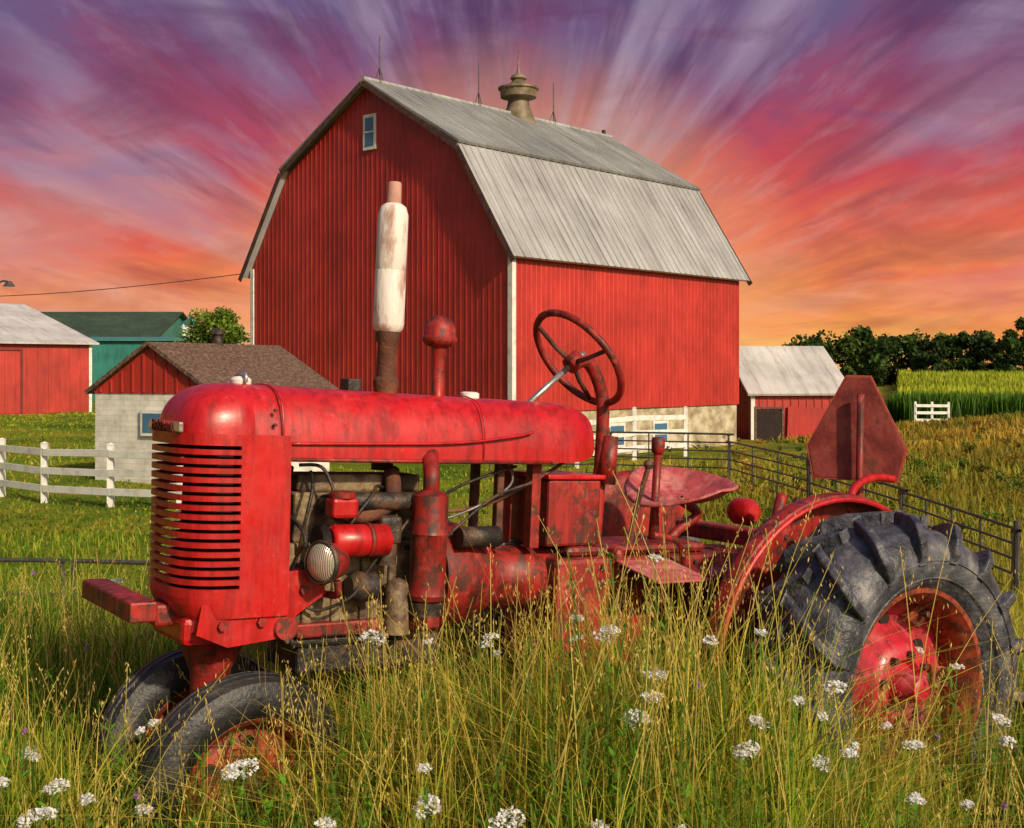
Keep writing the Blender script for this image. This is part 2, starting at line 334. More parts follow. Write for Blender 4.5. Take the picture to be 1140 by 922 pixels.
def flat_quads(c0,size,nrm_j,col):
    n=len(c0); a=rng.uniform(0,2*np.pi,n)
    u=np.stack([np.cos(a),np.sin(a),rng.normal(0,nrm_j,n)],1)*size[:,None]; w=np.stack([-np.sin(a),np.cos(a),rng.normal(0,nrm_j,n)],1)*size[:,None]
    V=np.stack([c0-u,c0-w,c0+u,c0+w],1).reshape(-1,3); F=(np.arange(n)*4)[:,None]+np.arange(4)[None,:]
    return V,F,np.repeat(col,4,0)
for (a1,a2,a3,rr) in fl:
    bx=a1+random.uniform(-.06,.06); by=a2+random.uniform(-.05,.05)
    parts.append(stem(bx,by,gz(bx,by),a1,a2,a3-.03,.0018,(.10,.2,.03)))
    tx,ty=random.uniform(-.25,.25),random.uniform(-.5,-.1)
    m=int(30+rr*1300); an=rng.uniform(0,2*np.pi,m); r_=rr*np.sqrt(rng.uniform(0,1,m))
    ox=np.cos(an)*r_; oy=np.sin(an)*r_; oz=-.25*r_**2/rr+tx*ox-ty*oy*.9
    c0=np.stack([a1+ox,a2+oy,a3+oz],1)
    for q in range(3):
        parts.append(flat_quads(c0+rng.normal(0,.0022,c0.shape),rng.uniform(.0025,.0046,m),.45,np.array([.88,.88,.86])*rng.uniform(.88,1.02,(m,1))))
    for q in range(9):
        j=q*m//9; parts.append(stem(a1,a2,a3-.03,float(c0[j,0]),float(c0[j,1]),float(c0[j,2]),.0006,(.2,.3,.08)))
V,F,Cc=join(parts); npmesh('white_wildflowers',V,F,Cc,PETAL)
parts=[]
for i in range(18):
    a2=random.uniform(2.7,5); a1=random.uniform(-.42,.42)*a2; a3=gz(a1,a2)+float(Hf(a1,a2))*random.uniform(.85,1.2)
    parts.append(stem(a1,a2,gz(a1,a2),a1,a2,a3,.0012,(.1,.16,.04)))
    m=26; d=rng.normal(0,1,(m,3)); d/=np.linalg.norm(d,axis=1)[:,None]
    parts.append(flat_quads(np.array([a1,a2,a3])+d*.006,np.full(m,.003),.8,np.array([.42,.22,.45])*rng.uniform(.7,1.2,(m,1))))
V,F,Cc=join(parts); npmesh('purple_thistles',V,F,Cc,PETAL)
parts=[]
for i in range(260):
    a2=random.uniform(2.5,4.8); a1=random.uniform(-.42,.44)*a2; H=float(Hf(a1,a2))*random.uniform(.8,1.1); g0=gz(a1,a2)
    lx1=random.gauss(0,.06); parts.append(stem(a1,a2,g0,a1+lx1,a2,g0+H,.0022,(.12,.2,.03)))
    m=34; tt=rng.uniform(.3,1,m); an=rng.uniform(0,2*np.pi,m); ll=rng.uniform(.02,.06,m)*(1.25-tt*.7)
    p0=np.stack([a1+lx1*tt**1.5,np.full(m,a2),g0+H*tt],1); d=np.stack([np.cos(an),np.sin(an),rng.uniform(.1,.9,m)],1); sd=np.stack([-np.sin(an),np.cos(an),np.zeros(m)],1)*(ll*.16)[:,None]
    Vq=np.stack([p0,p0+d*ll[:,None]*.5+sd,p0+d*ll[:,None],p0+d*ll[:,None]*.5-sd],1).reshape(-1,3)
    colw=np.array([.12,.30,.02])*rng.uniform(.6,1.5,(m,1)) 
    parts.append((Vq,(np.arange(m)*4)[:,None]+np.arange(4)[None,:],np.repeat(colw,4,0)))
V,F,Cc=join(parts); npmesh('leafy_weeds',V,F,Cc,GRASS)
# ---------------------------------------------------------------- TRACTOR
T_=empty('farm_tractor',(.738,4.546,-.09),(0,-.05,math.radians(214)))
def tb(name,lo,hi,mat=RED,bevel=.008): 
    v_,f_=boxvf(lo,hi); return mk(name,v_,f_,mat,T_,bevel=bevel)
def tt_(name,pts,r,mat=RED,n=14,sm=False):
    if sm: pts=smoothpath(pts); 
    v_,f_=tubevf(pts,r,n); o=mk(name,v_,f_,mat,T_,smooth=False)
    for p in o.data.polygons: p.use_smooth=len(p.vertices)==4
    return o
def tl(name,prof,c,ax,mat=RED,n=36,parent=None):
    v_,f_=lathevf(prof,n,ax,c); o=mk(name,v_,f_,mat,parent or T_)
    for p in o.data.polygons: p.use_smooth=True
    m=o.modifiers.new('e','EDGE_SPLIT'); m.split_angle=math.radians(38); return o
W0=.17
def hoodsec(x):
    if x>1.9:
        q=min((x-1.9)/.185,.9999); s=(1-q**3.5)**(1/3.5); s2=(1-q**2.6)**(1/2.6)
        return W0*s,1.22,1.22+.14*s2,0
    if x>.86:
        k=(x-.86)/1.04; return .150+.02*k,1.155+.0*k,1.345+.015*k,0
    q=min((.86-x)/.2,.9999); s=(1-q**2.4)**(1/2.4)
    return .150*s,1.245-.09*s,1.245+.10*s,1
xs=[1.9+.185*math.sin(a*math.pi/2/14) for a in range(14,-1,-1)]+[1.895]+list(np.linspace(1.86,.86,14))+[.86-.2*math.sin(a*math.pi/2/12) for a in range(1,13)]
NV=28; v_=[];f_=[]
for x in xs:
    w,zb,zt,_=hoodsec(x)
    for i in range(NV+1):
        a=math.pi*i/NV; c_=math.cos(a); s_=math.sin(a)
        yy=w*math.copysign(abs(c_)**(2/3.),c_); zz=zb+(zt-zb)*abs(s_)**(2/2.2)
        v_.append((x,yy,zz))
n1=NV+1
for i in range(len(xs)-1):
    for k in range(NV): f_.append((i*n1+k,i*n1+k+1,(i+1)*n1+k+1,(i+1)*n1+k))
    f_.append((i*n1+NV,i*n1,(i+1)*n1,(i+1)*n1+NV))
o=mk('hood',v_,f_,RED,T_,smooth=True); m=o.modifiers.new('e','EDGE_SPLIT'); m.split_angle=math.radians(50)
for s in (1,-1):
    tt_('hood_moulding',[(1.80,s*.1725,1.20),(1.5,s*.1705,1.205),(1.25,s*.166,1.212),(1.05,s*.162,1.235),(.98,s*.157,1.25)],.0045,RED,8,True)
    tt_('hood_lower_edge',[(1.88,s*.168,1.157),(1.4,s*.161,1.155),(.9,s*.152,1.155)],.006,RED2,8)
    tt_('hood_seam',[(1.82,s*.170,1.157),(1.82,s*.1735,1.20),(1.82,s*.169,1.26),(1.82,s*.14,1.325),(1.82,s*.07,1.355),(1.82,0,1.361)],.003,RED,6,True)
    for k in range(4): tt_('hood_screw',[(1.845,s*.166,1.17+k*.04),(1.845,s*.1765,1.17+k*.04)],.005,RUST,6)
    tt_('tank_band',[(1.16,s*.160,1.157),(1.16,s*.1615,1.20),(1.16,s*.155,1.27),(1.16,s*.12,1.328),(1.16,s*.05,1.350),(1.16,0,1.353)],.0022,RED,6,True)
pl=[]
w=W0+.001
for xx in (1.80,1.84,1.88): pl.append((xx,w))
M_=44
for i in range(M_+1):
    a=math.pi*i/M_; c_=math.cos(a); s_=math.sin(a)
    pl.append((1.9+.187*abs(s_)**(2/3.5),w*math.copysign(abs(c_)**(2/3.5),c_)))
for xx in (1.88,1.84,1.80): pl.append((xx,-w))
zl=[.735,.75,.775,.79]; slot=set()
z=.812
for i in range(16):
    zl.append(z); slot.add(len(zl)-1); zl.append(z+.0105); z+=.0246
zl+=[z,1.222]
v_=[];f_=[]; m=len(pl)
for z in zl:
    k=1.0 if z>.8 else 1-.10*((.8-z)/.065)**2
    tilt=(1.2-z)*-.03
    for (x,y) in pl: v_.append((1.8+(x-1.8)*k+tilt,y*(.97+.03*k),z))
for j in range(len(zl)-1):
    for i in range(m-1):
        xm=(pl[i][0]+pl[i+1][0])/2; ym=(pl[i][1]+pl[i+1][1])/2
        if j in slot and xm>1.945 and abs(ym)>.014: continue
        f_.append((j*m+i,j*m+i+1,(j+1)*m+i+1,(j+1)*m+i))
o=mk('grille_shell',v_,f_,RED,T_); sm=o.modifiers.new('s','SOLIDIFY'); sm.thickness=.013; sm.offset=-1
tb('radiator_core',(1.83,-.135,.78),(1.99,.135,1.2),DARK,.01)
tb('radiator_frame',(1.80,-.155,.74),(1.83,.155,1.155),IRON,.004)
tb('grille_bottom_pan',(1.80,-.15,.735),(2.0,.15,.748),RED2,.003)
tb('emblem_plate',(2.082,-.125,1.222),(2.096,.125,1.25),CHROME,.004)
tc=bpy.data.curves.new('emblem_lettering','FONT'); tc.body='FARMALL'; tc.size=.042; tc.extrude=.002; tc.align_x='CENTER'; tc.align_y='CENTER'
to=bpy.data.objects.new('emblem_lettering',tc); C.objects.link(to); to.parent=T_; to.location=(2.098,0,1.236); to.rotation_euler=(math.radians(90),0,math.radians(90)); tc.materials.append(RED2)
tl('radiator_cap',[(0,0.0),(0,.028),(.012,.03),(.02,.022),(.024,0)],(1.88,0,1.358),'z',WHITE)
tt_('cap_handle',[(1.88,-.035,1.362),(1.88,-.03,1.385),(1.88,.03,1.385),(1.88,.035,1.362)],.006,CHROME,8,True)
tl('fuel_cap',[(0,0),(0,.03),(.018,.03),(.022,.02),(.022,0)],(1.12,0,1.345),'z',WHITE)
tb('hood_vent_box',(1.50,-.06,1.352),(1.545,0.0,1.39),IRON,.005)
tl('exhaust_pipe',[(1.12,.0),(1.12,.033),(1.36,.033),(1.37,.038),(1.39,.038),(1.40,.03),(1.50,.03),(1.51,.036),(1.54,.036),(1.55,.028),(1.56,0)],(1.42,.0,0),'z',RUST)
tl('muffler',[(1.53,.0),(1.535,.035),(1.545,.044),(1.56,.047),(1.72,.047),(1.722,.0462),(1.724,.047),(1.89,.046),(1.915,.038),(1.925,.024),(1.928,0)],(1.42,0,0),'z',MUFF)
tl('exhaust_tip',[(1.92,.0),(1.92,.023),(1.985,.021),(1.99,.019),(1.985,.014),(1.95,.012)],(1.42,0,0),'z',nmat('tip_rust',[(.3,(.3,.13,.1)),(.6,(.5,.27,.22))],15,.8))
tl('air_intake_pipe',[(1.30,.028),(1.34,.026),(1.36,.019),(1.45,.019),(1.50,.025),(1.515,.03)],(1.238,0,0),'z',RED2)
tl('air_precleaner',[(1.50,.0),(1.502,.035),(1.512,.05),(1.522,.054),(1.53,.054),(1.535,.05),(1.56,.049),(1.585,.036),(1.597,.016),(1.60,0)],(1.238,0,0),'z',RED2)
# engine
mb=MB(); mb.box((1.28,-.12,.64),(1.76,.115,.92)); mb.box((1.30,-.10,.92),(1.74,.09,1.06)); mb.box((1.32,-.07,1.06),(1.72,.06,1.11))
for i in range(5): mb.box((1.33+i*.09,.113,.68),(1.36+i*.09,.128,.88))
mb.obj('engine_block',BLOCK,T_,bevel=.008)
mb=MB(); mb.box((1.26,-.11,.55),(1.72,.11,.642)); mb.box((1.30,-.125,.63),(1.75,.125,.66)); mb.obj('oil_pan',IRON,T_,bevel=.012)
tt_('intake_manifold',[(1.66,.11,1.03),(1.62,.155,1.04),(1.45,.165,1.04),(1.34,.155,1.04),(1.30,.11,1.03)],.026,IRON,12,True)
tt_('exhaust_manifold',[(1.60,.09,1.0),(1.55,.15,1.0),(1.46,.14,1.04),(1.42,.06,1.12)],.024,RUST,12,True)
tb('carburettor',(1.45,.14,.92),(1.52,.2,1.0),IRON,.012)
tl('carburettor_bowl',[(.86,.0),(.86,.028),(.92,.03),(.93,0)],(1.485,.17,0),'z',IRON)
tl('air_cleaner',[(.755,.0),(.76,.052),(.775,.058),(.79,.053),(.80,.053),(.945,.053),(.95,.056),(.96,.053),(1.06,.052),(1.075,.03),(1.08,.0)],(1.37,.21,0),'z',RED2)
tt_('air_cleaner_pipe',[(1.37,.21,1.07),(1.37,.21,1.12),(1.34,.15,1.17),(1.27,.05,1.22)],.024,RED2,12,True)
tl('air_cleaner_cup',[(.715,.0),(.715,.045),(.755,.05),(.76,0)],(1.37,.21,0),'z',IRON)
tt_('generator',[(1.50,.205,.935),(1.51,.205,.935),(1.675,.205,.935),(1.685,.205,.935)],[.03,.046,.046,.036],RED,22)
tt_('generator_band',[(1.56,.205,.935),(1.575,.205,.935)],.049,RED2,22)
tl('generator_pulley',[(-.012,.0),(-.012,.045),(0,.032),(.012,.045),(.012,0)],(1.71,.205,.935),'x',IRON)
tb('voltage_regulator',(1.61,.175,1.0),(1.69,.235,1.055),RED,.01)
tl('voltage_regulator_lid',[(0,.0),(0,.036),(.012,.036),(.018,.03),(.018,0)],(1.65,.205,1.055),'z',RED2)
tl('magneto',[(-.04,0),(-.04,.04),(.02,.045),(.04,.03),(.04,0)],(1.56,.17,.80),'x',IRON)
tl('oil_filter',[(.66,0),(.66,.036),(.80,.036),(.81,.03),(.82,0)],(1.44,.165,0),'z',BLOCK)
for i in range(7):
    tt_('engine_bolt',[(1.33+i*.06,.114,.90),(1.33+i*.06,.126,.90)],.009,IRON,6)
tl('fan_hub',[(-.02,0),(-.02,.035),(.02,.035),(.02,0)],(1.79,0,1.0),'x',IRON)
mb=MB()
for k in range(4):
    a=k*math.pi/2+.4; u=Vector((0,math.cos(a),math.sin(a))); w_=Vector((0,-math.sin(a),math.cos(a)))
    c0=Vector((1.785,0,1.0)); p=[c0+u*.03-w_*.02,c0+u*.15-w_*.03,c0+u*.15+w_*.03+Vector((.02,0,0)),c0+u*.03+w_*.02]
    p=p+[q+Vector((.003,0,0)) for q in p]; mb.hull([tuple(q) for q in p])
mb.obj('fan_blades',IRON,T_)
tt_('fan_belt',smoothpath([(1.77,.03,1.02),(1.77,.2,.975),(1.77,.235,.93),(1.77,.19,.9),(1.77,.04,.70),(1.77,-.04,.70),(1.77,-.03,1.02),(1.77,.03,1.02)],5),.006,IRON,6)
tl('crank_pulley',[(-.015,.0),(-.015,.06),(0,.045),(.015,.06),(.015,0)],(1.77,0,.72),'x',IRON)
tt_('radiator_hose_top',[(1.81,0,1.12),(1.77,.0,1.13),(1.72,0,1.11)],.022,IRON,12,True)
tt_('radiator_hose_bottom',[(1.81,.1,.80),(1.77,.13,.80),(1.73,.12,.84),(1.70,.1,.86)],.022,IRON,12,True)
for (a_,b_,c_,d_) in [((1.62,.2,.98),(1.55,.19,1.06),(1.5,.12,1.08),(1.45,.08,1.07)),((1.56,.18,.83),(1.52,.2,.9),(1.46,.16,.98),(1.4,.1,1.06)),((1.66,.18,1.06),(1.68,.16,1.12),(1.7,.14,1.14),(1.75,.13,1.14)),((1.30,.13,.9),(1.22,.16,.98),(1.1,.14,1.05),(.95,.12,1.09)),((1.47,.19,.93),(1.40,.17,1.0),(1.2,.1,1.08),(1.0,.1,1.14)),((1.56,.18,.83),(1.62,.22,.78),(1.7,.16,.74),(1.76,.14,.8)),((1.74,.13,.9),(1.74,.17,1.0),(1.72,.16,1.08),(1.7,.1,1.12))]:
    tt_('engine_cable',[a_,b_,c_,d_],.005,IRON,6,True)
hl=empty('headlamp',(1.715,.25,.885),(0,0,math.radians(22))); hl.parent=T_
tl('headlamp_shell',[(-.08,0),(-.075,.022),(-.045,.046),(0,.056),(.010,.058)],(0,0,0),'x',RED2,36,hl)
tl('headlamp_ring',[(.008,.059),(.016,.061),(.022,.057),(.020,.053)],(0,0,0),'x',IRON,36,hl)
tl('headlamp_lens',[(.014,.054),(.024,.046),(.032,.025),(.035,0)],(0,0,0),'x',LENS,36,hl)
tt_('headlamp_bracket',[(1.67,.235,.83),(1.66,.22,.79),(1.66,.13,.78)],.011,RED2,8,True)
for s in (1,-1):
    prof=[(2.03,.70),(2.02,.765),(1.86,.765),(1.78,.845),(1.70,.85),(1.68,.79),(1.76,.74),(1.80,.68),(1.95,.665)]
    n_=len(prof); v_=[(x,s*.135,z) for x,z in prof]+[(x,s*.172,z) for x,z in prof]
    f_=[tuple(range(n_)),tuple(range(n_,2*n_))[::-1]]+[(i,(i+1)%n_,(i+1)%n_+n_,i+n_) for i in range(n_)]
    mk('frame_side_rail',v_,f_,RED,T_,bevel=.008)
    for (x,z) in [(1.97,.715),(1.86,.72),(1.74,.80),(1.72,.835)]:
        tt_('frame_bolt',[(x,s*.17,z),(x,s*.186,z)],.013,RED2,6)
    tt_('frame_boss',[(1.79,s*.15,.70),(1.79,s*.19,.70)],.032,RED2,20)
    tb('front_frame_lower',(1.28,s*.125-.02,.66),(1.74,s*.125+.02,.70),RED2,.006)
tb('bolster',(1.83,-.13,.655),(2.06,.13,.735),RED,.02)
tl('steering_pedestal',[(.36,0),(.36,.06),(.42,.062),(.46,.05),(.56,.055),(.62,.08),(.66,.10),(.68,0)],(1.93,0,0),'z',RED2)
tb('front_crossbar',(2.105,-.40,.715),(2.18,.06,.77),RED2,.006)
tb('front_crossbar_mount',(2.02,-.05,.70),(2.11,.05,.76),RED2,.01)
tb('front_axle',(1.87,-.19,.26),(1.94,.19,.38),RUST,.02)
def tyre_front(side):
    w=empty('front_wheel',(1.885,side*.165 if side>0 else -.19,.29),(math.radians(side*-5),0,math.radians(4))); w.parent=T_; w.scale=(.96,.96,.96)
    prof=[(-.045,.195),(-.06,.205),(-.072,.235),(-.07,.265),(-.058,.288),(-.052,.300),(-.034,.307),(-.032,.296),(-.024,.296),(-.022,.309),(-.006,.311),(-.004,.298),(.004,.298),(.006,.311),(.022,.309),(.024,.296),(.032,.296),(.034,.307),(.052,.300),(.058,.288),(.07,.265),(.072,.235),(.06,.205),(.045,.195)]
    tl('tyre',prof,(0,0,0),'y',TYRE2,64,w)
    tl('rim',[(-.045,.2),(-.05,.208),(-.055,.2),(-.045,.185),(-.02,.17),(.02,.17),(.045,.185),(.055,.2),(.05,.208),(.045,.2)],(0,0,0),'y',RIM,48,w)
    tl('disc',[(side*.0,.172),(side*.0,.15),(side*.018,.13),(side*.022,.085),(side*.01,.07),(side*.01,.0)],(0,0,0),'y',RIM,40,w)
    tl('hub',[(-.05*side,.0),(-.05*side,.04),(.03*side,.045),(.055*side,.035),(.075*side,.028),(.08*side,0)],(0,0,0),'y',RUST,24,w)
    for k in range(6):
        a=k*math.pi/3; v_,f_=tubevf([(.058*math.cos(a),side*.015,.058*math.sin(a)),(.058*math.cos(a),side*.04,.058*math.sin(a))],.008,6); mk('wheel_bolt',v_,f_,RUST,w)
        a+=.5; v_,f_=tubevf([(.125*math.cos(a),side*.010,.125*math.sin(a)),(.125*math.cos(a),side*.0215,.125*math.sin(a))],.016,12); mk('wheel_hole',v_,f_,DARK,w)
tyre_front(1); tyre_front(-1)
def tyre_rear(side):
    w=empty('rear_wheel',(.015,side*.755 if side>0 else -.72,.515)); w.parent=T_; w.scale=(1.0,1.22,1.0)
    half=[(.085,.300),(.105,.315),(.128,.345),(.140,.385),(.138,.42),(.128,.450),(.108,.475),(.07,.490),(.035,.495)]
    prof=[(-a,b) for a,b in half]+[(0,.497)]+half[::-1]
    tl('tyre',prof,(0,0,0),'y',TYRE,80,w)
    for r_ in (.345,.40): tl('sidewall_ring',[(side*.125+side*(.010 if r_>.36 else 0),r_-.005),(side*.131+side*(.012 if r_>.36 else 0),r_),(side*.127+side*(.010 if r_>.36 else 0),r_+.006)],(0,0,0),'y',TYRE,72,w)
    path=[(-.012,.492),(.03,.490),(.07,.486),(.100,.476),(.124,.452),(.136,.42),(.139,.395)]
    nr=[(0,1),(0,1),(.12,.99),(.4,.92),(.85,.52),(.98,.2),(1,.05)]; hh=[.040,.042,.044,.044,.034,.018,.004]
    mb=MB(); NL=17
    for s in (1,-1):
        for k in range(NL):
            a0=2*math.pi*(k+(.5 if s>0 else 0))/NL; v_=[]
            for i,((py,pr),(ny,nr_),h) in enumerate(zip(path,nr,hh)):
                a=a0+side*-.26*min(i/4.,1.0)
                wd=.040+.006*(i>3)
                for (da,top) in ((-wd/2/.5,0),(-wd*.36/.5,1),(wd*.36/.5,1),(wd/2/.5,0)):
                    r_=pr+nr_*(h if top else -.008); yy=s*(py+ny*(h if top else -.008))
                    v_.append((r_*math.cos(a+da),yy,r_*math.sin(a+da)))
            f_=[]; m_=len(path)
            for i in range(m_-1):
                for j in range(3): f_.append((i*4+j,i*4+j+1,i*4+4+j+1,i*4+4+j))
            f_.append((0,1,2,3)); f_.append(tuple((m_-1)*4+j for j in (3,2,1,0)))
            if s<0: f_=[t[::-1] for t in f_]
            mb.add(v_,f_)
    mb.obj('tyre_lugs',TYRE,w,bevel=.005)
    tl('rim',[(.085,.300),(.095,.312),(.102,.31),(.10,.296),(.085,.283),(.07,.272),(.03,.262),(-.03,.262),(-.07,.272),(-.1,.296),(-.1,.31),(-.085,.3)],(0,0,0),'y',RIM,72,w)
    q=side
    tl('wheel_centre',[(q*.0,.262),(q*-.0,.235),(q*-.015,.215),(q*-.02,.19),(q*.0,.165),(q*.035,.135),(q*.05,.12),(q*.055,.085),(q*.04,.07),(q*.045,.0)],(0,0,0),'y',HUB,56,w)
    tl('hub',[(0,0),(0,.055),(q*.07,.05),(q*.08,.042),(q*.11,.038),(q*.115,.03),(q*.115,0)],(0,0,0),'y',HUB,28,w)
    for k in range(8):
        a=k*math.pi/4+.2
        v_,f_=tubevf([(.10*math.cos(a),q*.05,.10*math.sin(a)),(.10*math.cos(a),q*.07,.10*math.sin(a))],.011,6); mk('wheel_bolt',v_,f_,RUST,w)
    for k in range(6):
        a=k*math.pi/3; u=Vector((math.cos(a),0,math.sin(a))); t=Vector((-math.sin(a),0,math.cos(a))); Y=Vector((0,q,0))
        p=[u*.205-t*.04-Y*.03,u*.266-t*.03-Y*.01,u*.266+t*.03-Y*.01,u*.205+t*.04-Y*.03]; p=p+[z+Y*.04 for z in p]
        m3=MB(); m3.hull([tuple(z) for z in p]); m3.obj('rim_clamp',RIM,w,bevel=.004)
        v_,f_=tubevf([tuple(u*.245+Y*.01),tuple(u*.245+Y*.045)],.01,6); mk('clamp_bolt',v_,f_,RUST,w)
    for k in range(6):
        a=k*math.pi/3+.52; v_,f_=tubevf([(.195*math.cos(a),q*-.03,.195*math.sin(a)),(.195*math.cos(a),q*-.012,.195*math.sin(a))],.023,16); mk('wheel_hole',v_,f_,DARK,w)
tyre_rear(1); tyre_rear(-1)
# driveline
tl('clutch_housing',[(-.11,0),(-.11,.13),(-.06,.15),(.0,.165),(.06,.165),(.065,.175),(.085,.175),(.09,.0)],(1.19,0,.80),'x',RED2)
tt_('torque_tube',[(1.1,0,.78),(.72,0,.78)],.10,RED2,24)
mb=MB(); mb.box((.12,-.15,.50),(.86,.15,.85)); mb.box((.60,-.17,.55),(.64,.17,.88)); mb.box((-.12,-.16,.42),(.2,.16,.84)); mb.box((.2,-.12,.85),(.8,.12,.885)); mb.obj('transmission_case',RED2,T_,bevel=.018)
for i in range(7): tt_('case_bolt',[(.2+i*.08,.149,.82),(.2+i*.08,.163,.82)],.01,RUST,6)
for i in range(8):
    a=i*math.pi/4; tt_('housing_bolt',[(1.26,.155*math.cos(a),.80+.155*math.sin(a)),(1.29,.155*math.cos(a),.80+.155*math.sin(a))],.01,RUST,6)
mb=MB(); mb.tube([(0,.15,.6),(0,.30,.57),(0,.70,.535)],[.11,.085,.06],20); mb.tube([(0,-.15,.6),(0,-.30,.57),(0,-.68,.535)],[.11,.085,.06],20); mb.obj('rear_axle_housing',RED2,T_)
tt_('starter',[(1.10,.16,.93),(1.24,.16,.93)],.032,IRON,18)
tb('battery_box',(.67,-.11,.885),(.88,.115,1.10),RED2,.01)
tb('battery_box_lid',(.66,-.12,1.10),(.89,.125,1.115),RED,.004)
for s in (1,-1):
    tb('tank_support',(1.03,s*.07-.014,.88),(1.055,s*.07+.014,1.16),RUST,.004)
    tb('tank_support_rear',(.90,s*.08-.02,.88),(.935,s*.08+.02,1.16),RED2,.004)
tt_('throttle_linkage',[(1.3,.1,1.0),(1.1,.09,1.02),(.85,.09,1.13),(.72,.05,1.2)],.006,RUST,6,True)
tt_('fuel_line',[(1.0,.05,1.16),(1.02,.1,1.08),(1.2,.12,1.0),(1.45,.15,.95)],.004,CHROME,6,True)
hub=Vector((.70,0,1.495)); nrm=Vector((-.78,0,.625)).normalized()
u=Vector((0,1,0)); w_=nrm.cross(u).normalized(); R=.185
v_=[];f_=[];n_=56;m_=10
for i in range(n_):
    a=2*math.pi*i/n_; d=u*math.cos(a)+w_*math.sin(a)
    for j in range(m_):
        b_=2*math.pi*j/m_; v_.append(tuple(hub+d*(R+.0125*math.cos(b_))+nrm*.0125*math.sin(b_)))
for i in range(n_):
    for j in range(m_): f_.append((i*m_+j,((i+1)%n_)*m_+j,((i+1)%n_)*m_+(j+1)%m_,i*m_+(j+1)%m_))
mk('steering_wheel_rim',v_,f_,RED2,T_,smooth=True)
for k in range(3):
    a=math.pi/2+k*2*math.pi/3+.35; d=u*math.cos(a)+w_*math.sin(a)
    tt_('steering_spoke',[tuple(hub-nrm*.025),tuple(hub-nrm*.022+d*.08),tuple(hub+d*R)],[.010,.008,.008],RUST,8)
tt_('steering_hub',[tuple(hub-nrm*.045),tuple(hub+nrm*.005)],.03,RED2,16)
tt_('steering_nut',[tuple(hub+nrm*.0),tuple(hub+nrm*.03)],.012,CHROME,8)
tt_('steering_shaft',[tuple(hub),(.96,0,1.285)],.010,CHROME,10)
tt_('steering_support',[(.735,0,1.47),(.66,.0,1.485),(.60,0,1.40),(.585,0,1.30),(.59,0,1.10),(.60,0,.88)],[.022]*31,RED2,14,True)
tt_('shift_lever_boot',[(.58,.02,1.08),(.57,.03,1.24)],[.035,.025],RED2,14)
tt_('hand_lever',[(.34,.0,.85),(.34,0,1.0),(.335,0,1.19)],[.022,.015,.014],RED2,10)
tt_('hand_lever_knob',[(.335,0,1.18),(.335,0,1.19),(.335,0,1.235),(.335,0,1.24)],[.015,.024,.024,.018],RED2,12)
tt_('gear_lever',[(.50,.06,.86),(.49,.08,1.0),(.46,.1,1.14)],.009,RUST,8,True)
tl('gear_lever_knob',[(-.018,0),(-.012,.013),(0,.018),(.012,.013),(.018,0)],(.46,.1,1.15),'z',IRON,14)
tt_('brake_pedal_arm',[(.35,.17,.80),(.42,.22,.9),(.55,.24,.93)],.011,RED2,8,True)
v_=[];f_=[]; n_=44; rings=[0,.25,.5,.75,.9,1.0,1.04]
for ri,rr in enumerate(rings):
    for i in range(n_):
        a=2*math.pi*i/n_; cx=math.cos(a); sy=math.sin(a)
        X=.17*cx*rr; Yv=.21*sy*rr*(1-.12*cx)
        Z=.075*rr**3*(1.0-.8*max(cx,0)) - .012*max(0,cx)*(1-abs(sy))*rr - (.014 if ri==6 else 0)
        Z+=-.12*Yv-.06*X
        v_.append((.235+X,Yv,1.02+Z))
for ri in range(len(rings)-1):
    for i in range(n_): f_.append((ri*n_+i,ri*n_+(i+1)%n_,(ri+1)*n_+(i+1)%n_,(ri+1)*n_+i))
o=mk('seat_pan',v_,f_,PINK,T_,smooth=True); sm=o.modifiers.new('s','SOLIDIFY'); sm.thickness=.006
tt_('seat_spring',[(.22,0,1.02),(.14,0,.97),(.22,0,.92),(.3,0,.86)],.018,RED2,10,True)
tl('hydraulic_cylinder',[(-.06,0),(-.055,.03),(-.03,.047),(.03,.047),(.055,.03),(.06,0)],(.05,.14,.99),'y',RED)
tb('rear_toolbar',(-.10,-.3,.86),(-.02,.42,.92),RED2,.01)
mb=MB(); mb.hull([(.42,.17,.835),(.64,.17,.835),(.64,.38,.795),(.42,.38,.795),(.42,.17,.842),(.64,.17,.842),(.64,.38,.802),(.42,.38,.802)]); mb.obj('step_plate',PINK,T_,bevel=.002)
tb('operator_platform',(.12,-.38,.80),(.41,.40,.815),RED2,.004)
tb('drawbar',(-.45,-.05,.38),(-.05,.05,.41),RUST,.005)
def fender(s):
    v_=[];f_=[]; yi=.47*s; yo=.555*s; n_=24
    for i in range(n_+1):
        a=math.radians(-14+ (132)*i/n_)
        for (r_,yy) in ((.22,yi),(.50,yi),(.545,yi+.006*s),(.562,yi+.02*s),(.568,(yi+yo)/2),(.562,yo-.006*s),(.545,yo)):
            v_.append((r_*math.cos(a),yy,.52+r_*math.sin(a)))
    for i in range(n_):
        for j in range(6): f_.append((i*7+j,i*7+j+1,i*7+8+j,i*7+7+j))
    o=mk('fender',v_,f_,RED2,T_,smooth=True); sm=o.modifiers.new('s','SOLIDIFY'); sm.thickness=.006; e=o.modifiers.new('e','EDGE_SPLIT'); e.split_angle=.7
    mb=MB(); mb.tube([(.548*math.cos(math.radians(a)),yo+.002*s,.52+.548*math.sin(math.radians(a))) for a in range(-14,119,7)],.009,8); mb.obj('fender_rolled_edge',RED,T_)
    tt_('fender_brace',[(.0,s*.2,.65),(.25,s*.46,.78)],.014,RED2,8)
    for k in range(4):
        a=math.radians(10+k*28); tt_('fender_bolt',[(.46*math.cos(a),yi,.52+.46*math.sin(a)),(.46*math.cos(a),yi+.012*s,.52+.46*math.sin(a))],.009,RUST,6)
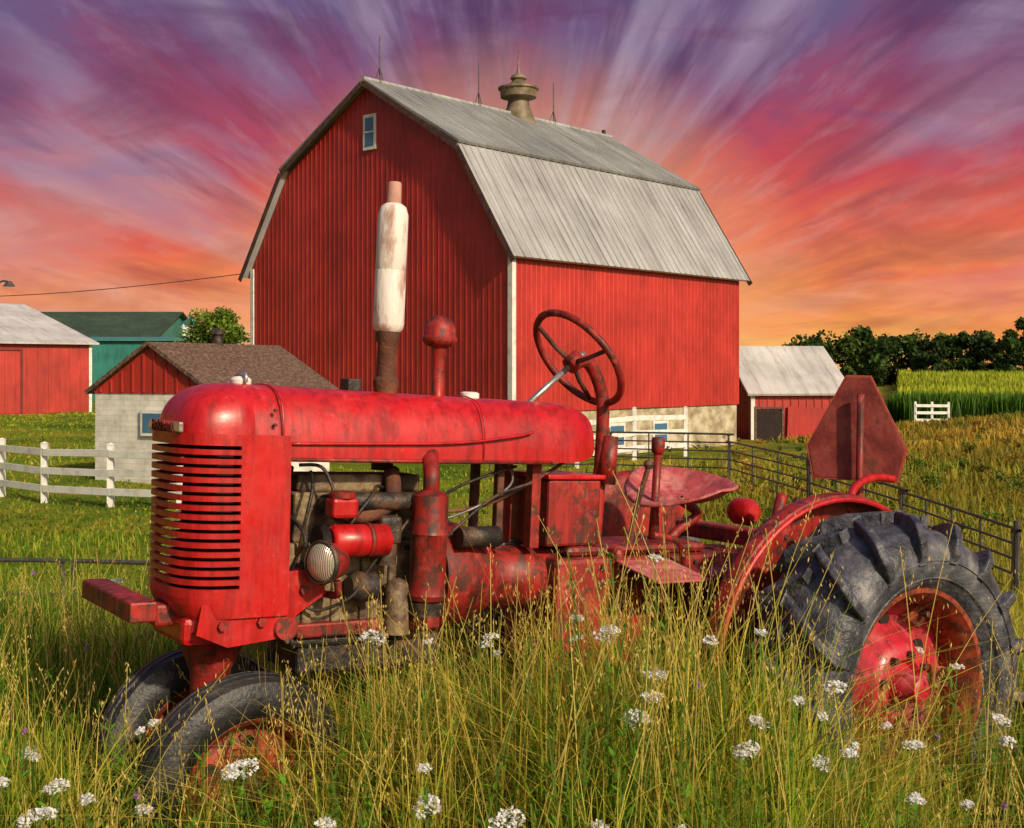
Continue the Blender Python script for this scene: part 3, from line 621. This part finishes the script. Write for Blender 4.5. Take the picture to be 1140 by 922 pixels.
fender(1); fender(-1)
tt_('fender_handle',[(-.10,.47,1.02),(-.18,.44,1.10),(-.30,.42,1.13),(-.40,.42,1.125)],.014,RED,10,True)
tt_('lift_lever',[(.14,.36,.84),(.12,.36,.96),(.06,.33,1.06)],[.028,.024,.022]+[.02]*10,RED2,10,True)
tt_('hitch_lever',[(.0,.38,.9),(-.02,.37,1.0),(.03,.36,1.05)],.012,RUST,8,True)
tt_('sign_post',[(-.33,.33,.80),(-.33,.33,1.0),(-.32,.33,1.42)],.013,RED2,8)
tb('sign_post_bracket',(-.36,.1,.80),(-.30,.34,.84),RED2,.004)
sg=empty('slow_vehicle_sign',(-.345,.295,1.29),(0,0,math.radians(33))); sg.parent=T_
def plate(name,pts,x0,x1,mat):
    n_=len(pts); v_=[(x0,y,z) for y,z in pts]+[(x1,y,z) for y,z in pts]
    return mk(name,v_,[tuple(range(n_)),tuple(range(n_,2*n_))[::-1]]+[(i,i+n_,(i+1)%n_+n_,(i+1)%n_) for i in range(n_)],mat,sg,bevel=.001)
outer=[(-.045,.20),(.045,.20),(.178,-.06),(.152,-.18),(-.152,-.18),(-.178,-.06)]
plate('sign_border',outer,-.004,.0,SMVE); plate('sign_face',[(y*.95,z*.96) for y,z in outer],.0005,.002,SMV); plate('sign_face_rear',[(y*.95,z*.96) for y,z in outer],-.006,-.0045,SMV)
# ---------------------------------------------------------------- BARN
BA=math.atan2(.759,.651)
Bn=empty('gambrel_barn',(0,32,-1.15),(0,0,BA))
L_,W_=11.25,10.6; ZE,ZB,ZR=5.68,8.46,10.62; TB=1.75; FZ=1.45
def topz(y):
    y=min(y,W_-y)
    return ZE+(ZB-ZE)*y/TB if y<TB else ZB+(ZR-ZB)*(y-TB)/(W_/2-TB)
ye=[0,TB,W_/2,W_-TB,W_]
v_=[];f_=[]
for X in (0,L_):
    for y in ye: v_.append((X,y,topz(y)))
    v_+= [(X,W_,FZ),(X,0,FZ)]
f_=[(0,1,2,3,4,5,6),(13,12,11,10,9,8,7),(0,6,13,7),(4,11,12,5)]
mk('walls',v_,f_,BARNR,Bn)
mb=MB()
sp=.20; rd_=.010
k=int(W_/sp)
for i in range(1,k+1):
    y=i*sp
    if y>W_-.1: break
    h=min(topz(y-.02),topz(y+.02))-.03
    mb.hull([(0.01,y-.05,FZ),(0.01,y+.05,FZ),(-rd_,y+.016,FZ),(-rd_,y-.016,FZ),(0.01,y-.05,h),(0.01,y+.05,h),(-rd_,y+.016,h),(-rd_,y-.016,h)])
for i in range(1,int(L_/sp)+1):
    x=i*sp
    if x>L_-.1: break
    mb.hull([(x-.05,0.01,FZ),(x+.05,0.01,FZ),(x+.016,-rd_,FZ),(x-.016,-rd_,FZ),(x-.05,0.01,ZE),(x+.05,0.01,ZE),(x+.016,-rd_,ZE),(x-.016,-rd_,ZE)])
mb.obj('siding_ribs',BARNR,Bn)
mb=MB(); mb.box((.06,.06,-1.2),(L_-.06,W_-.06,FZ)); mb.obj('stone_foundation',STONE,Bn)
mb=MB()
for (a1,a2) in ((-.03,-.03),(-.03,W_-.10)): mb.box((a1-.01,a2-.01,FZ-.02),(a1+.14,a2+.14,ZE-.02))
mb.obj('corner_trim',WHITE,Bn)
def slab(mb,p,q,x0,x1,th):
    (y0,z0),(y1,z1)=p,q; d=Vector((y1-y0,z1-z0)).normalized(); n=Vector((-d.y,d.x)); 
    if n.y<0: n=-n
    o_=n*th
    mb.hull([(x0,y0,z0),(x1,y0,z0),(x1,y1,z1),(x0,y1,z1),(x0,y0+o_.x,z0+o_.y),(x1,y0+o_.x,z0+o_.y),(x1,y1+o_.x,z1+o_.y),(x0,y1+o_.x,z1+o_.y)])
oh=.25
sl=(ZB-ZE)/TB
lo=(-.20,ZE-.20*sl+.03); br=(TB,ZB+.03); rd=(W_/2,ZR+.03)
mir=lambda p:(W_-p[0],p[1])
mb=MB(); slab(mb,lo,(br[0]-.0,br[1]),-oh,L_+oh,.07); slab(mb,mir(lo),mir(br),-oh,L_+oh,.07)
mb.obj('roof_lower',ROOF,Bn)
mb=MB(); slab(mb,(br[0]-.12,br[1]+.02),rd,-oh-.01,L_+oh+.01,.07); slab(mb,(W_-br[0]+.12,br[1]+.02),mir(rd),-oh-.01,L_+oh+.01,.07)
mb.obj('roof_upper',roofmat('roof_upper_metal',[(.3,(.14,.13,.125)),(.5,(.24,.245,.24)),(.7,(.34,.35,.35)),(.8,(.40,.41,.41))],(3,.15,.15)),Bn)
mb=MB(); x=-oh+.15
while x<L_+oh-.05:
    for (p,q) in ((lo,br),((br[0]-.1,br[1]+.03),rd),(mir(lo),mir(br))):
        (y0,z0),(y1,z1)=p,q; d=Vector((y1-y0,z1-z0)).normalized(); n=Vector((-d.y,d.x)); 
        if n.y<0:n=-n
        a_=n*.065; b_=n*.098
        mb.hull([(x-.025,y0+a_.x,z0+a_.y),(x+.025,y0+a_.x,z0+a_.y),(x+.025,y1+a_.x,z1+a_.y),(x-.025,y1+a_.x,z1+a_.y),(x-.012,y0+b_.x,z0+b_.y),(x+.012,y0+b_.x,z0+b_.y),(x+.012,y1+b_.x,z1+b_.y),(x-.012,y1+b_.x,z1+b_.y)])
    x+=.3
mb.obj('roof_seams',ROOF,Bn)
mb=MB()
for X in (-oh-.03,L_+oh+.012):
    for (p,q) in ((lo,br),(br,rd),(mir(lo),mir(br)),(mir(br),mir(rd))): slab(mb,(p[0],p[1]-.13),(q[0],q[1]-.13),X,X+.02,.16)
mb.obj('rake_board',nmat('rake_dark',[(.3,(.05,.02,.02)),(.6,(.12,.06,.05))],5,.7),Bn)
mb=MB(); mb.tube([(-oh,W_/2,ZR+.10),(L_+oh,W_/2,ZR+.10)],.08,8); mb.obj('ridge_cap',ROOF,Bn)
yw=W_/2-.05; mb=MB()
mb.box((-.05,yw-.26,8.75),(-.024,yw+.26,9.75)); mb.obj('gable_window_frame',WHITE,Bn)
mb=MB(); mb.box((-.058,yw-.17,8.85),(-.052,yw+.17,9.65)); mb.obj('gable_window_glass',GLASS,Bn)
mb=MB(); mb.box((-.070,yw-.17,9.23),(-.062,yw+.17,9.27)); mb.obj('gable_window_bars',WHITE,Bn)
CU=nmat('cupola_copper',[(.3,(.07,.05,.03)),(.5,(.16,.12,.07)),(.7,(.26,.2,.13))],3,.55,.2,20)
tl('cupola_ventilator',[(-.3,.62),(.15,.5),(.45,.38),(.70,.33),(.73,.42),(.77,.58),(1.0,.60),(1.03,.66),(1.09,.66),(1.13,.5),(1.22,.3),(1.32,.2),(1.38,.27),(1.48,.22),(1.56,.07),(1.75,.03),(2.0,.02),(2.3,.012),(2.31,0)],(6.5,W_/2,ZR-.1),'z',CU,24,Bn)
mb=MB()
for x in (.4,4.6,8.3): mb.tube([(x,W_/2,ZR),(x,W_/2,ZR+1.45)],.022,6)
for x in (.4,4.6,8.3):
    for a in range(3): mb.tube([(x,W_/2,ZR+.55),(x+.18*math.cos(a*2.1),W_/2+.18*math.sin(a*2.1),ZR+.05)],.012,5)
mb.box((L_-.2,W_/2-.05,ZR),(L_-.1,W_/2+.05,ZR+.3)); mb.obj('lightning_rods',GATE,Bn)
mb=MB()
for x in (2.0,4.2,6.4): mb.box((x,.03,.35),(x+.8,.058,1.05))
mb.obj('basement_window_frames',WHITE,Bn)
mb=MB()
for x in (2.0,4.2,6.4): mb.box((x+.08,.018,.43),(x+.72,.028,.97))
mb.obj('basement_windows',GLASS,Bn)
# ---------------------------------------------------------------- other buildings
def gabled(name,loc,ang,L,W,ze,zr,wall,roof,base=None,bz=0,oh=.25,ribs=0,trim=True,th=.08):
    e=empty(name,loc,(0,0,ang)); v_=[]
    for X in (0,L): v_+=[(X,0,bz),(X,0,ze),(X,W/2,zr),(X,W,ze),(X,W,bz)]
    mk('walls',v_,[(0,1,2,3,4),(9,8,7,6,5),(0,5,6,1),(3,8,9,4)],wall,e)
    if base: m=MB(); m.box((.02,.02,-1),(L-.02,W-.02,bz)); m.obj('base_wall',base,e)
    else: m=MB(); m.box((.02,.02,-1),(L-.02,W-.02,bz+.1)); m.obj('base_wall',wall,e)
    sl=(zr-ze)/(W/2); m=MB()
    slab(m,(-oh,ze-oh*sl+.02),(W/2,zr+.02),-oh,L+oh,th); slab(m,(W+oh,ze-oh*sl+.02),(W/2,zr+.02),-oh,L+oh,th); m.obj('roof',roof,e)
    m=MB()
    if ribs:
        x=ribs
        while x<L-.05: m.box((x-.02,-.025,bz+.02),(x+.02,.0,ze-.02)); x+=ribs
        y=ribs
        while y<W-.05:
            h=ze+(zr-ze)*min(y,W-y)/(W/2)-.05; m.box((-.025,y-.02,bz+.02),(0,y+.02,h)); y+=ribs
        m.obj('siding_ribs',wall,e)
    if trim:
        m=MB(); m.box((-.04,-.04,bz),(.1,.1,ze-.05)); m.box((L-.1,-.04,bz),(L+.04,.1,ze-.05)); m.box((-.04,W-.1,bz),(.1,W+.04,ze-.05)); m.obj('corner_trim',WHITE,e)
    return e
s=math.atan2(.9,.43)
sh_=gabled('brick_shed',(-6.22,26,-.95),s,4.4,3.2,1.88,2.86,SHEDR,SHING,WBRICK,1.85,.12,trim=False,ribs=.3)
m=MB(); m.box((-.05,1.2,.95),(-.0,1.85,1.5)); m.obj('window_frame',WHITE,sh_)
m=MB(); m.box((-.06,1.27,1.02),(-.052,1.78,1.43)); m.obj('window_glass',GLASS,sh_)
tl('chimney',[(0,.0),(0,.13),(.35,.13),(.36,.18),(.42,.18),(.5,.06),(.52,0)],(2.2,1.6,2.8),'z',IRON,16,sh_)
a4=math.radians(40)
rb=gabled('red_machine_shed',(-20.1-12*math.cos(a4),60-12*math.sin(a4),-.6),a4,12.0,20,3.25,5.45,SHEDR,ROOF2,None,0,.3,.5)
m=MB(); 
for x in (5.3,8.7): m.box((x,-.05,0),(x+.10,-.028,2.9))
m.box((5.3,-.06,2.9),(8.8,-.028,3.0)); m.obj('door_trim',nmat('door_dark',[(.3,(.1,.01,.01)),(.7,(.2,.02,.02))],4,.7),rb)
gb=gabled('green_roof_barn',(-40,86,-.6),-.02,15.2,14,4.0,6.2,TEAL,ROOFG,None,0,.4,.6)
g2=gabled('teal_shed',(-27.5,80,-.6),.03,8.6,7,3.85,4.1,TEAL,nmat('teal_roof',[(.3,(.05,.18,.17)),(.7,(.07,.26,.24))],2,.5),None,0,.3,.6)
def smallcup(e,x,y,z,sc=1):
    m=MB(); m.box((x-.35*sc,y-.35*sc,z-.3),(x+.35*sc,y+.35*sc,z+.7*sc)); m.obj('cupola_box',WHITE,e,bevel=.02)
    tl('cupola_roof',[(z+.7*sc,.62*sc),(z+.8*sc,.5*sc),(z+1.05*sc,.08*sc),(z+1.4*sc,.03*sc),(z+1.4*sc,0)],(x,y,0),'z',TEAL,4,e)
smallcup(g2,6.2,3.5,4.2,1.2); smallcup(gb,1.2,7,6.2,.8)
ls=gabled('livestock_shed',(8.3,43.5,-1.25),.10,3.4,6,1.85,3.45,SHEDR,ROOF2,None,0,.2,.28)
m=MB(); m.box((.15,-.05,-.2),(1.05,-.032,1.25)); m.obj('doorway_opening',DARK,ls)
m=MB(); m.box((.08,-.07,-.2),(.15,-.03,1.3)); m.box((1.05,-.07,-.2),(1.12,-.03,1.3)); m.box((.08,-.072,1.3),(1.12,-.03,1.38)); m.obj('doorway_trim',SHING,ls)
m=MB(); m.hull([(1.2,-.12,-.25),(2.7,-.18,-.35),(2.7,-.14,-.35),(1.2,-.08,-.25),(1.25,-.12,1.4),(2.75,-.18,1.3),(2.75,-.14,1.3),(1.25,-.08,1.4)]); m.obj('sliding_door',BARNR,ls)
# ---------------------------------------------------------------- fences, gates, poles
def plank_fence(name,pts,h,rails,pw=.11,tp=.03):
    m=MB()
    for i,(x,y) in enumerate(pts):
        z=gz(x,y); m.box((x-pw/2,y-pw/2,z-.2),(x+pw/2,y+pw/2,z+h+.06))
        m.add([(x-pw*.62,y-pw*.62,z+h+.06),(x+pw*.62,y-pw*.62,z+h+.06),(x+pw*.62,y+pw*.62,z+h+.06),(x-pw*.62,y+pw*.62,z+h+.06),(x,y,z+h+.10)],[(0,1,4),(1,2,4),(2,3,4),(3,0,4),(3,2,1,0)])
        if i:
            x0,y0=pts[i-1]; z0=gz(x0,y0)
            for r_ in rails:
                a=Vector((x0,y0-pw/2-.005,z0+r_*h)); b_=Vector((x,y-pw/2-.005,z+r_*h+random.uniform(-.02,.02)))
                m.hull([tuple(a),tuple(b_),tuple(b_+Vector((0,-tp,0))),tuple(a+Vector((0,-tp,0))),tuple(a+Vector((0,0,.13))),tuple(b_+Vector((0,0,.13))),tuple(b_+Vector((0,-tp,.13))),tuple(a+Vector((0,-tp,.13)))])
    return m.obj(name,WHITE,bevel=.004)
plank_fence('plank_fence',[(-12.4,26.0),(-11.2,25.2),(-9.9,24.4),(-8.7,23.4),(-7.15,22.4),(-5.7,21.6),(-4.3,21)],1.05,[.2,.52,.84])
plank_fence('plank_fence',[(18.6,58),(19.4,58.1),(20.2,58.2)],1.1,[.25,.55,.85])
plank_fence('plank_fence',[(1.6,31.0),(3.2,32.9),(4.8,34.8)],1.3,[.2,.5,.8])
def gate(name,p0,p1,h,rails,verts,r=.022,zo=.1):
    m=MB(); a=Vector((p0[0],p0[1],gz(*p0)+zo)); b_=Vector((p1[0],p1[1],gz(*p1)+zo)); U=Vector((0,0,1)); d=(b_-a).normalized(); c_=.09
    m.tube(smoothpath([a,a+U*(h-c_),a+U*(h-c_*.3)+d*c_*.3,a+U*h+d*c_,b_+U*h-d*c_,b_+U*(h-c_*.3)-d*c_*.3,b_+U*(h-c_),b_],3),r,8)
    for k in range(rails): 
        z=U*(h*k/rails); m.tube([a+z,b_+z],r*.8,6)
    for k in range(1,verts+1): q=a+(b_-a)*k/(verts+1); m.tube([q,q+U*h],r*.8,6)
    return m.obj(name,GATE)
def gpost(x,y,h):
    m=MB(); z=gz(x,y); m.tube([(x,y,z-.3),(x,y,z+h)],.035,8); return m.obj('gate_post',GATE)
gate('pipe_gate',(-4.95,10.0),(-3.50,9.8),.52,2,0,.017,.0)
gate('pipe_gate',(-3.42,9.8),(-2.2,9.4),.52,2,0,.017,.0)
gate('pipe_gate',(5.42,13.6),(5.35,17.2),.66,4,3,.018)
gate('pipe_gate',(5.35,17.3),(5.1,21.5),.7,4,2,.02)
gate('pipe_gate',(5.1,21.7),(4.6,26.5),.75,4,2,.02)
gate('pipe_gate',(4.6,26.7),(2.2,28),.9,5,2)
gate('pipe_gate',(2.1,28),(-.5,28.5),.9,5,2)
for (x,y,h) in ((5.42,13.5,.85),(5.1,21.6,.95),(2.15,28,1.1)): gpost(x,y,h)
pole=MB(); pole.tube([(-24,45,-1.2),(-24,45,7.5)],[.16,.11],10); pole.box((-25,44.95,6.8),(-23,45.05,6.95)); 
pole.obj('utility_pole',BARK)
m=MB(); m.tube([(-24+ (16.2)*t, 45-6*t, 4.1*(1-t)+4.45*t-.5*math.sin(math.pi*t)*.6-.1*(1-t)) for t in np.linspace(0,1,18)],.014,5); m.obj('power_line',GATE)
m=MB(); m.tube([(-23.8,58,-.8),(-23.8,58,5.0)],.06,8); m.tube(smoothpath([(-23.8,58,4.9),(-23.8,58,5.3),(-23.5,58,5.5),(-23.2,58,5.45)]),.05,8); m.tube([(-23.2,58,5.5),(-23.2,58,5.25)],[.1,.28],12); m.obj('yard_lamp',GATE)
# ---------------------------------------------------------------- trees
def foliage(centres,radii,n,size,cols,squash=.85):
    P=[];Q=[]
    for (c_,r_,col) in zip(centres,radii,cols):
        d=rng.normal(0,1,(n,3)); d/=np.linalg.norm(d,axis=1)[:,None]; rad=r_*rng.uniform(.55,1.08,(n,1)); p=np.array(c_)+d*rad*np.array([1,1,squash])
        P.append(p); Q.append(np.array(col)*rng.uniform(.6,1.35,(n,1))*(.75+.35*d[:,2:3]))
    P=np.vstack(P); Q=np.clip(np.vstack(Q),.005,1); n=len(P); s_=size*rng.uniform(.6,1.4,n)
    a=rng.normal(0,1,(n,3)); a/=np.linalg.norm(a,axis=1)[:,None]; b_=np.cross(a,rng.normal(0,1,(n,3))); b_/=np.linalg.norm(b_,axis=1)[:,None]
    V=np.stack([P-a*s_[:,None],P-b_*s_[:,None]*.6,P+a*s_[:,None],P+b_*s_[:,None]*.6],1).reshape(-1,3)
    return V,(np.arange(n)*4)[:,None]+np.arange(4)[None,:],np.repeat(Q,4,0)
def crown(x,y,z0,h,w,k,col):
    cs=[];rs=[];cl=[]
    for i in range(k):
        t=random.uniform(.05,.92); ww=w*math.sin(math.pi*min(.95,t*.8+.15))**.7
        a=random.uniform(0,6.28); rr=ww*random.uniform(.2,.75)
        cs.append((x+rr*math.cos(a),y+rr*math.sin(a),z0+h*t)); rs.append(w*random.uniform(.22,.42)); f=random.uniform(.6,1.6); cl.append(tuple(c*f for c in col))
    return cs,rs,cl
tr=empty('leafy_tree',(-17.0,72,-.5))
m=MB(); m.tube([(0,0,0),(.1,0,1.8),(0,.1,3.4)],[.28,.2,.1],8)
for a in range(5): m.tube([(.05,0,1.7+a*.2),(1.3*math.cos(a*1.3),1.3*math.sin(a*1.3),3.2+a*.2)],[.1,.03],6)
m.obj('trunk',BARK,tr)
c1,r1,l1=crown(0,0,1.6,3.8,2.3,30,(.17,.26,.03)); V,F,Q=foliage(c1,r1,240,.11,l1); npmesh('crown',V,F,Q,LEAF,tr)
cs=[];rs=[];cl=[]
for i in range(80):
    x=43+i*1.45+random.uniform(-.6,.6); y=random.uniform(172,200)
    hh=5.3+2.2*float(ss(60,84,x))+random.uniform(-1.0,1.5)
    if x<50: hh*= .9
    a_,b_,c_=crown(x*y/186,y,-1.8,hh+2.9,random.uniform(2.8,4.6),15,random.choice([(.05,.10,.018),(.075,.13,.022),(.04,.075,.02),(.11,.15,.022)]))
    cs+=a_;rs+=b_;cl+=c_
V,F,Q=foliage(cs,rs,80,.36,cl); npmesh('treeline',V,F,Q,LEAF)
# cornfield
parts=[]
def corn(n,x,y,h,w,tip=True):
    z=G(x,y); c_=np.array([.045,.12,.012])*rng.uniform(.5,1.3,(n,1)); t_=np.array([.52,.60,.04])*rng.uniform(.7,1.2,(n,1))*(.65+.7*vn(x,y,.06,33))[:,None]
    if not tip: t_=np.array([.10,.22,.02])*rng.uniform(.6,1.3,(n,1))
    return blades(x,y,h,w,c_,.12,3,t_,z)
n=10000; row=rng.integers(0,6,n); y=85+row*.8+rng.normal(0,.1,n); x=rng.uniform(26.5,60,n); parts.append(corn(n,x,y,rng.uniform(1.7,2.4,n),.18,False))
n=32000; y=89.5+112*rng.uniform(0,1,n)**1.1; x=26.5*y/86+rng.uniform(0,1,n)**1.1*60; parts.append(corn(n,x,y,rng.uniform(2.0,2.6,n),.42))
V,F,Q=join(parts); npmesh('corn_field',V,F,Q,GRASS)
parts=[]
for i in range(170):
    y=random.uniform(15,50); x=random.uniform(.12,.42)*y; 
    c_,r_,l_=crown(x,y,gz(x,y)-.15,random.uniform(.2,.6),random.uniform(.2,.6),4,random.choice([(.2,.2,.03),(.42,.26,.04),(.10,.18,.02),(.14,.22,.02)]))
    parts.append(foliage(c_,r_,50,.03,l_))
V,F,Q=join(parts); npmesh('hillside_shrubs',V,F,Q,LEAF)
# ---------------------------------------------------------------- world
Wd=bpy.data.worlds.new('World'); S.world=Wd; Wd.use_nodes=True; N=Wd.node_tree.nodes; L=Wd.node_tree.links
for n_ in list(N): N.remove(n_)
def math_(op,a,b_=None,clamp=False):
    m=N.new('ShaderNodeMath'); m.operation=op; m.use_clamp=clamp
    for i,s_ in enumerate((a,b_)):
        if s_ is None: continue
        if isinstance(s_,(int,float)): m.inputs[i].default_value=s_
        else: L.new(s_,m.inputs[i])
    return m.outputs[0]
tc=N.new('ShaderNodeTexCoord'); sp_=N.new('ShaderNodeSeparateXYZ'); L.new(tc.outputs['Generated'],sp_.inputs[0])
dx,dy,dz=sp_.outputs
dzz=math_('ADD',dz,-.015)
r2=math_('ADD',math_('MULTIPLY',dx,dx),math_('MULTIPLY',dzz,dzz)); rr=math_('SQRT',r2)
ri=math_('ADD',rr,.01)
def rad(k): 
    cv=N.new('ShaderNodeCombineXYZ'); L.new(math_('DIVIDE',dx,ri),cv.inputs[0]); L.new(math_('DIVIDE',dzz,ri),cv.inputs[1]); L.new(math_('MULTIPLY',rr,k),cv.inputs[2]); return cv.outputs[0]
st1=noise(N,L,rad(.55),4.0,3,.5,.1); st2=noise(N,L,rad(.6),7.5,4,.6,.1); st3=noise(N,L,rad(1.0),15,4,.6,.2)
cv2=N.new('ShaderNodeCombineXYZ'); L.new(math_('MULTIPLY',dx,2.8),cv2.inputs[0]); L.new(dy,cv2.inputs[1]); L.new(math_('MULTIPLY',dz,8.),cv2.inputs[2])
cl=noise(N,L,cv2.outputs[0],2.0,6,.58,.7)
e=math_('ADD',dz,math_('MULTIPLY',math_('SUBTRACT',cl,.5),.18)); e=math_('ADD',e,math_('MULTIPLY',math_('SUBTRACT',st1,.5),.14)); e=math_('ADD',e,math_('MULTIPLY',math_('SUBTRACT',st2,.5),.09))
e=math_('MULTIPLY',e,2.45,True)
grad=ramp(N,L,e,[(0.0,(.95,.46,.10)),(.10,(.93,.29,.08)),(.22,(.80,.15,.08)),(.36,(.58,.075,.09)),(.48,(.33,.07,.14)),(.60,(.19,.09,.20)),(.76,(.13,.11,.24)),(1.,(.11,.12,.26))])
fade=ramp(N,L,rr,[(.06,0.),(.15,1.),(.38,.9),(.60,.4)])
light=mix(N,L,ramp(N,L,e,[(0.,0.),(.5,1.)]),(.98,.52,.26),(.42,.31,.42))
sl_=mix(N,L,1.,ramp(N,L,st1,[(.50,0.),(.66,.65)]),fade,'MULTIPLY')
sky=mix(N,L,sl_,grad,light)
s2_=mix(N,L,1.,ramp(N,L,st3,[(.50,0.),(.74,.38)]),fade,'MULTIPLY')
sky=mix(N,L,s2_,sky,light)
sd=mix(N,L,1.,ramp(N,L,st2,[(.34,.8),(.50,0.)]),fade,'MULTIPLY')
dkc=mix(N,L,ramp(N,L,e,[(0.,0.),(.5,1.)]),(.46,.08,.06),(.09,.045,.12))
sky=mix(N,L,sd,sky,dkc)
sc_=ramp(N,L,cl,[(.32,.6),(.47,0.)]); sky=mix(N,L,sc_,sky,dkc)
glow=ramp(N,L,rr,[(.0,.8),(.14,.5),(.25,0.)]); sky=mix(N,L,glow,sky,(1.0,.54,.24))
bg1=N.new('ShaderNodeBackground'); L.new(sky,bg1.inputs[0]); bg1.inputs[1].default_value=1.0
ns=N.new('ShaderNodeTexSky'); ns.sky_type='NISHITA'; ns.sun_disc=False; ns.sun_elevation=math.radians(31); ns.sun_rotation=math.radians(141.5); ns.dust_density=5
bg2=N.new('ShaderNodeBackground'); L.new(ns.outputs[0],bg2.inputs[0]); bg2.inputs[1].default_value=.065
mk_=N.new('ShaderNodeMapRange'); L.new(dy,mk_.inputs[0]); mk_.inputs[1].default_value=-.3; mk_.inputs[2].default_value=.35
ms=N.new('ShaderNodeMixShader'); L.new(mk_.outputs[0],ms.inputs[0]); L.new(bg2.outputs[0],ms.inputs[1]); L.new(bg1.outputs[0],ms.inputs[2])
wo=N.new('ShaderNodeOutputWorld'); L.new(ms.outputs[0],wo.inputs[0])
# sun
sd_=bpy.data.lights.new('sun','SUN'); sd_.energy=4.1; sd_.angle=math.radians(2); sd_.color=(1,.83,.58)
so=bpy.data.objects.new('sun',sd_); C.objects.link(so)
el=math.radians(31); v=Vector((math.cos(el)*.62,-math.cos(el)*.78,math.sin(el))); so.rotation_euler=v.to_track_quat('Z','Y').to_euler(); so.location=(5,-5,10)
# camera
cd=bpy.data.cameras.new('camera'); co=bpy.data.objects.new('camera',cd); C.objects.link(co); co.location=(0,0,1.4); co.rotation_euler=(math.radians(90),0,0)
cd.sensor_width=36; cd.lens=44.2; cd.shift_y=-.043; cd.clip_end=6000; cd.clip_start=.05
S.camera=co
